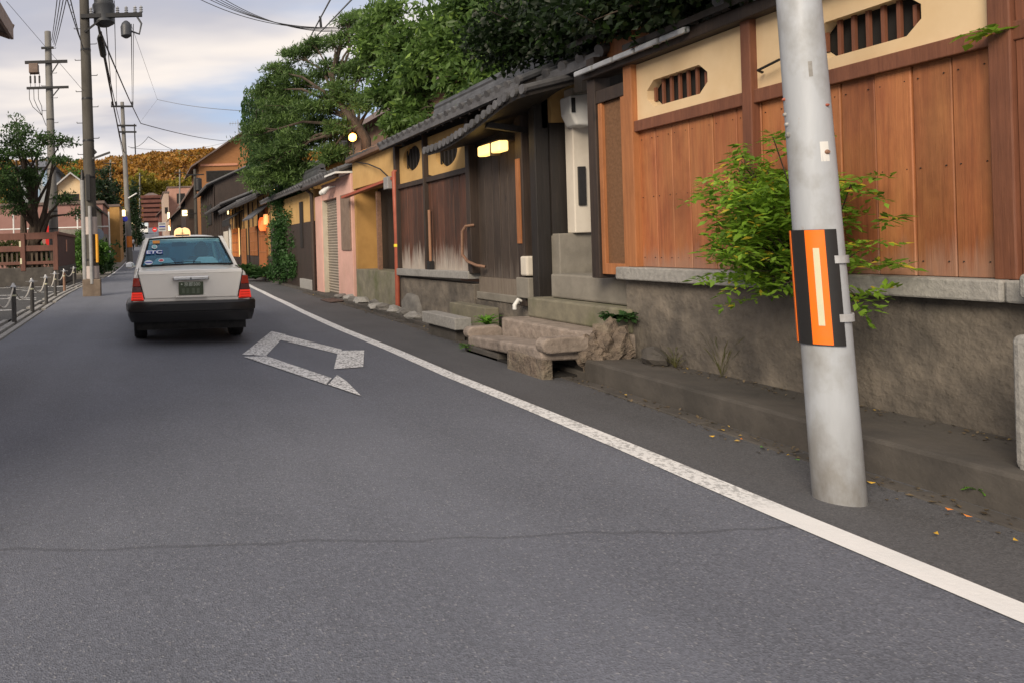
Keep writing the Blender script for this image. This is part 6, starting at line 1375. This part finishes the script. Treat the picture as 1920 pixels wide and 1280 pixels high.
for k, (u, vt, Y, w_, lb) in enumerate(((200,325,66,20,'dark conifer directly right of the dark utility pole'),(214,345,70,16,'shorter dark conifer left of the far utility pole'),(178,338,64,18,'dark conifer hidden behind the dark utility pole'),(140,315,75,30,'broad green tree on the slope between the two left poles'),(20,320,76,45,'wide green tree at the far left behind the street tree'),(252,350,95,9,'narrow dark tree behind the far utility pole'))):
    top = onY(u, vt, Y); zb = g(Y)
    cs = [(top.x+rng.normal()*.3*(1-f_), Y+rng.normal()*.3, lerp(zb+1.2, top.z-.4, f_), w_/F*Y*(1.1-.75*f_), w_/F*Y*(1.1-.75*f_), (top.z-zb)*.16) for f_ in np.linspace(0,1,6)]
    tree('conifer_tree' if k in (0,1,2,5) else 'hillside_tree', lb, (top.x,Y,zb-.3), (top.x,Y,top.z-.6), cs, 650, .34, .25, L_CON if k in (0,1,2,5) else L_HEDGE, .2, 60+k, sub=22, subr=.3, shell=.4, group='trees on the left slope')
rng = np.random.default_rng(77)
yl = ['leftmost yellow-green tree below the orange hill','second yellow-green tree from the left below the orange hill','yellow-green tree directly above the tower building roof','yellow-green tree right of the tower building roof','rightmost yellow-green tree, touching the pink building']
for k, (u, v) in enumerate(((262,352),(280,345),(298,350),(312,358),(328,348))):
    p = onY(u, v, 240+k*6); cs = [(p.x+rng.normal()*1.6, p.y+rng.normal(), p.z+rng.normal()*1.6-1, 2.6, 2.6, 2.4) for _ in range(5)]
    tree('yellow_tree', yl[k], (p.x,p.y,g(p.y)-1), (p.x,p.y,p.z), cs, 380, 1.0, .4, L_YEL, .35, 90+k, sub=22, subr=.5, group='yellow-green trees below the hill')
# nandina by the near pole: canes with pinnate leaf sprays
rng = np.random.default_rng(3)
nb = Vector((4.20,4.22,.17)); nd = thing('nandina_bush', 'bright green nandina bush growing from the ledge behind the near pole', 'bush', nb)
mb = MB(); P = []; D = []; NN = []
tips = []
for i in range(360):
    r1, r2 = rng.random(), rng.random()
    u = 1462 + rng.normal()*70; v = 415 + rng.normal()*74
    if u < 1330: v = lerp(v, 350, .7)
    if v < 250 or v > 545 or u < 1318 or u > 1650: continue
    tips.append(onY(u, v, 4.0 + .75*rng.random()))
tips += [onY(1588+85*rng.random()**1.4, 320+235*rng.random(), 3.66+.2*rng.random()) for _ in range(15)]
tips += [onY(1322,360,4.5),onY(1345,330,4.4),onY(1360,350,4.3),onY(1400,560,4.4),onY(1660,395,4.0),onY(1600,250,4.2),onY(1390,290,4.4)]
for e_ in tips:
    e_.x = min(e_.x, 4.24)
    m_ = nb.lerp(e_, .55) + Vector((0,0,.22)); m_.x = min(m_.x, 4.24)
    if rng.random() < .3: k_ = nb+Vector((0,rng.normal()*.02,.55+.15*rng.random())); mb.tube([nb+Vector((0,rng.normal()*.03,0)), k_, k_.lerp(e_,.5)+Vector((0,0,.08)), e_], [.008,.007,.005,.0025], 5)
    ax = Vector((rng.normal()*.7-.25, rng.normal()*.6-.3, .05+rng.normal()*.3)).normalized()
    for s_ in range(7):
        a = e_ + ax*(.032*s_-.06); a.z -= .0016*s_*s_
        for sg in (-1,1):
            dv = (ax*.55 + ax.cross(Vector((0,0,1))).normalized()*sg*.8 + Vector((0,0,-.25+.25*rng.normal()))).normalized()
            for q in range(2): P.append(tuple(a + dv*(.03*q))); D.append(tuple(dv + Vector((rng.normal(),rng.normal(),rng.normal()))*.25)); NN.append((rng.normal()*.4, rng.normal()*.4-.2, 1))
mb.build('canes', BARK, nd, smooth=True); P = np.array(P); P[:,0] = np.minimum(P[:,0], 4.25)
leaf_mesh('foliage', P, np.array(D), np.array(NN), .05*(.6+.8*rng.random(len(P))), .22, L_NAND, nd)
# fern, ivy, leafy plants, grass tufts
def rosette(name, label, base, n, ln_, lw, lm, seed, lift=.8, cat='plant', group=None):
    rng = np.random.default_rng(seed); P = []; D = []; b = Vector(base)
    for i in range(n):
        a = 2*math.pi*rng.random(); d = np.array([math.cos(a), math.sin(a), lift*(.5+rng.random())]); d /= np.linalg.norm(d); L_ = ln_*(.6+.5*rng.random()); p = np.array(b)
        for s_ in range(5):
            q = p + d*L_/5; P.append(p); D.append(q-p + rng.normal(size=3)*.1*L_/5); p = q; d = d + np.array([0,0,-.22]); d /= np.linalg.norm(d)
    P = np.array(P); D = np.array(D); o = leaf_mesh(name, P, D, unit(rng,len(P))*.3+np.array([0,0,1]), ln_/3.2*(.7+.5*rng.random(len(P))), lw, lm, None, b); return tag(o, label, cat, group)
rosette('fern', 'bright green fern tucked between the granite slab and mossy block', (4.12,8.22,.22), 46, .20, .22, L_FERN, 1, 1.2)
rosette('ivy_plant', 'dark ivy clump at the end of the steps against the stained wall', (4.22,6.06,.50), 60, .16, .5, L_SHRUB, 2, .8)
rosette('grass_tuft', 'dry grass tuft beside the dark rock on the ledge', (4.24,5.45,.18), 22, .20, .04, L_GRASS, 3, 2.0)
rosette('grass_tuft', 'thin dry grass growing up the stained wall behind the ledge', (4.27,5.05,.18), 16, .34, .022, L_GRASS, 4, 3.5)
rosette('grass_tuft', 'green weeds at the foot of the slab bridge beside the road', (3.66,7.7,.02), 60, .14, .2, L_FERN, 5, .9)
rosette('grass_tuft', 'small green weeds under the stone upstand by the steps', (4.02,5.96,.10), 20, .09, .3, L_FERN, 6, .8)
rosette('grass_tuft', 'tiny green weed in the ledge corner by the granite post', (3.72,3.05,.05), 16, .06, .3, L_FERN, 7, .9)
for k, (u, v, Y, lb) in enumerate(((455,478,27.5,'leafy potted plant in front of the orange lattice door'),(478,500,25,'broad leaved plant nearest the road, left of the tall shrub'),(510,505,24,'low leafy plant at the foot of the tall shrub'),(460,450,29,'tall leafy plant left of the lattice door'))):
    b_ = Vector((onY(u,v,Y).x, Y, .06)); rosette('leafy_plant', lb, b_, 90, .75, .34, L_SHRUB, 20+k, 1.3)
lfp = Vector((4.22,3.35,2.2)); rosette('climbing_sprig', 'small bright green sprig poking in at the upper right corner', lfp, 10, .16, .35, L_NAND, 30, .4)
rr = random.Random(12); cols = [mat('fallen yellow leaf',(.70,.42,.04)), mat('fallen green leaf',(.10,.28,.05)), mat('fallen orange leaf',(.75,.25,.04))]
for i, (u, v, c_) in enumerate(((1335,818,0),(1390,823,2),(1428,838,1),(1478,853,0),(1495,862,1),(1634,905,0),(1780,955,2),(1815,968,2),(1905,1013,0),(1755,1000,0))):
    p = onZ(u, v, 0.012); mb = MB(); a = rr.random()*6; s_ = .016
    mb.add([(s_*math.cos(a),s_*math.sin(a),.006),(.5*s_*math.cos(a+1.6),.5*s_*math.sin(a+1.6),.0),(-s_*math.cos(a),-s_*math.sin(a),.008),(.5*s_*math.cos(a-1.6),.5*s_*math.sin(a-1.6),.002)], [(0,1,2),(0,2,3)])
    o = mb.build('fallen_leaf', cols[c_], loc=(0,0,0)); o.location = p; tag(o, ('small fallen yellow leaf lying by the near gutter','small fallen green leaf lying by the near gutter','small fallen orange leaf lying by the near gutter')[c_], 'leaf', ('yellow fallen leaves','green fallen leaves','orange fallen leaves')[c_])

# grit and leaf litter caught in the gutter
rng = np.random.default_rng(99); P = []
for i in range(900):
    y = .5 + 18*rng.random()**1.3; x = pw(KERB, y) - .02 - abs(rng.normal())*.10; P.append((x, y, .012 if x > pw(KERB,y)-.13 else .004))
for i in range(260):
    y = 1.5 + 4.4*rng.random(); P.append((4.30-abs(rng.normal())*.09, y, .186))
P = np.array(P); D = unit(rng, len(P)); D[:,2] = np.abs(D[:,2])*.25
o = leaf_mesh('leaf_litter', P, D, unit(rng,len(P))*.3+np.array([0,0,1]), .012+.020*rng.random(len(P)), .35, leaf_mat('dry litter', (.035,.028,.02), (.20,.15,.09), (.45,.30,.08), trans=.05, nscale=5))
tag(o, 'grit and dry leaf litter caught along the gutter and ledge', 'litter', kind='stuff')
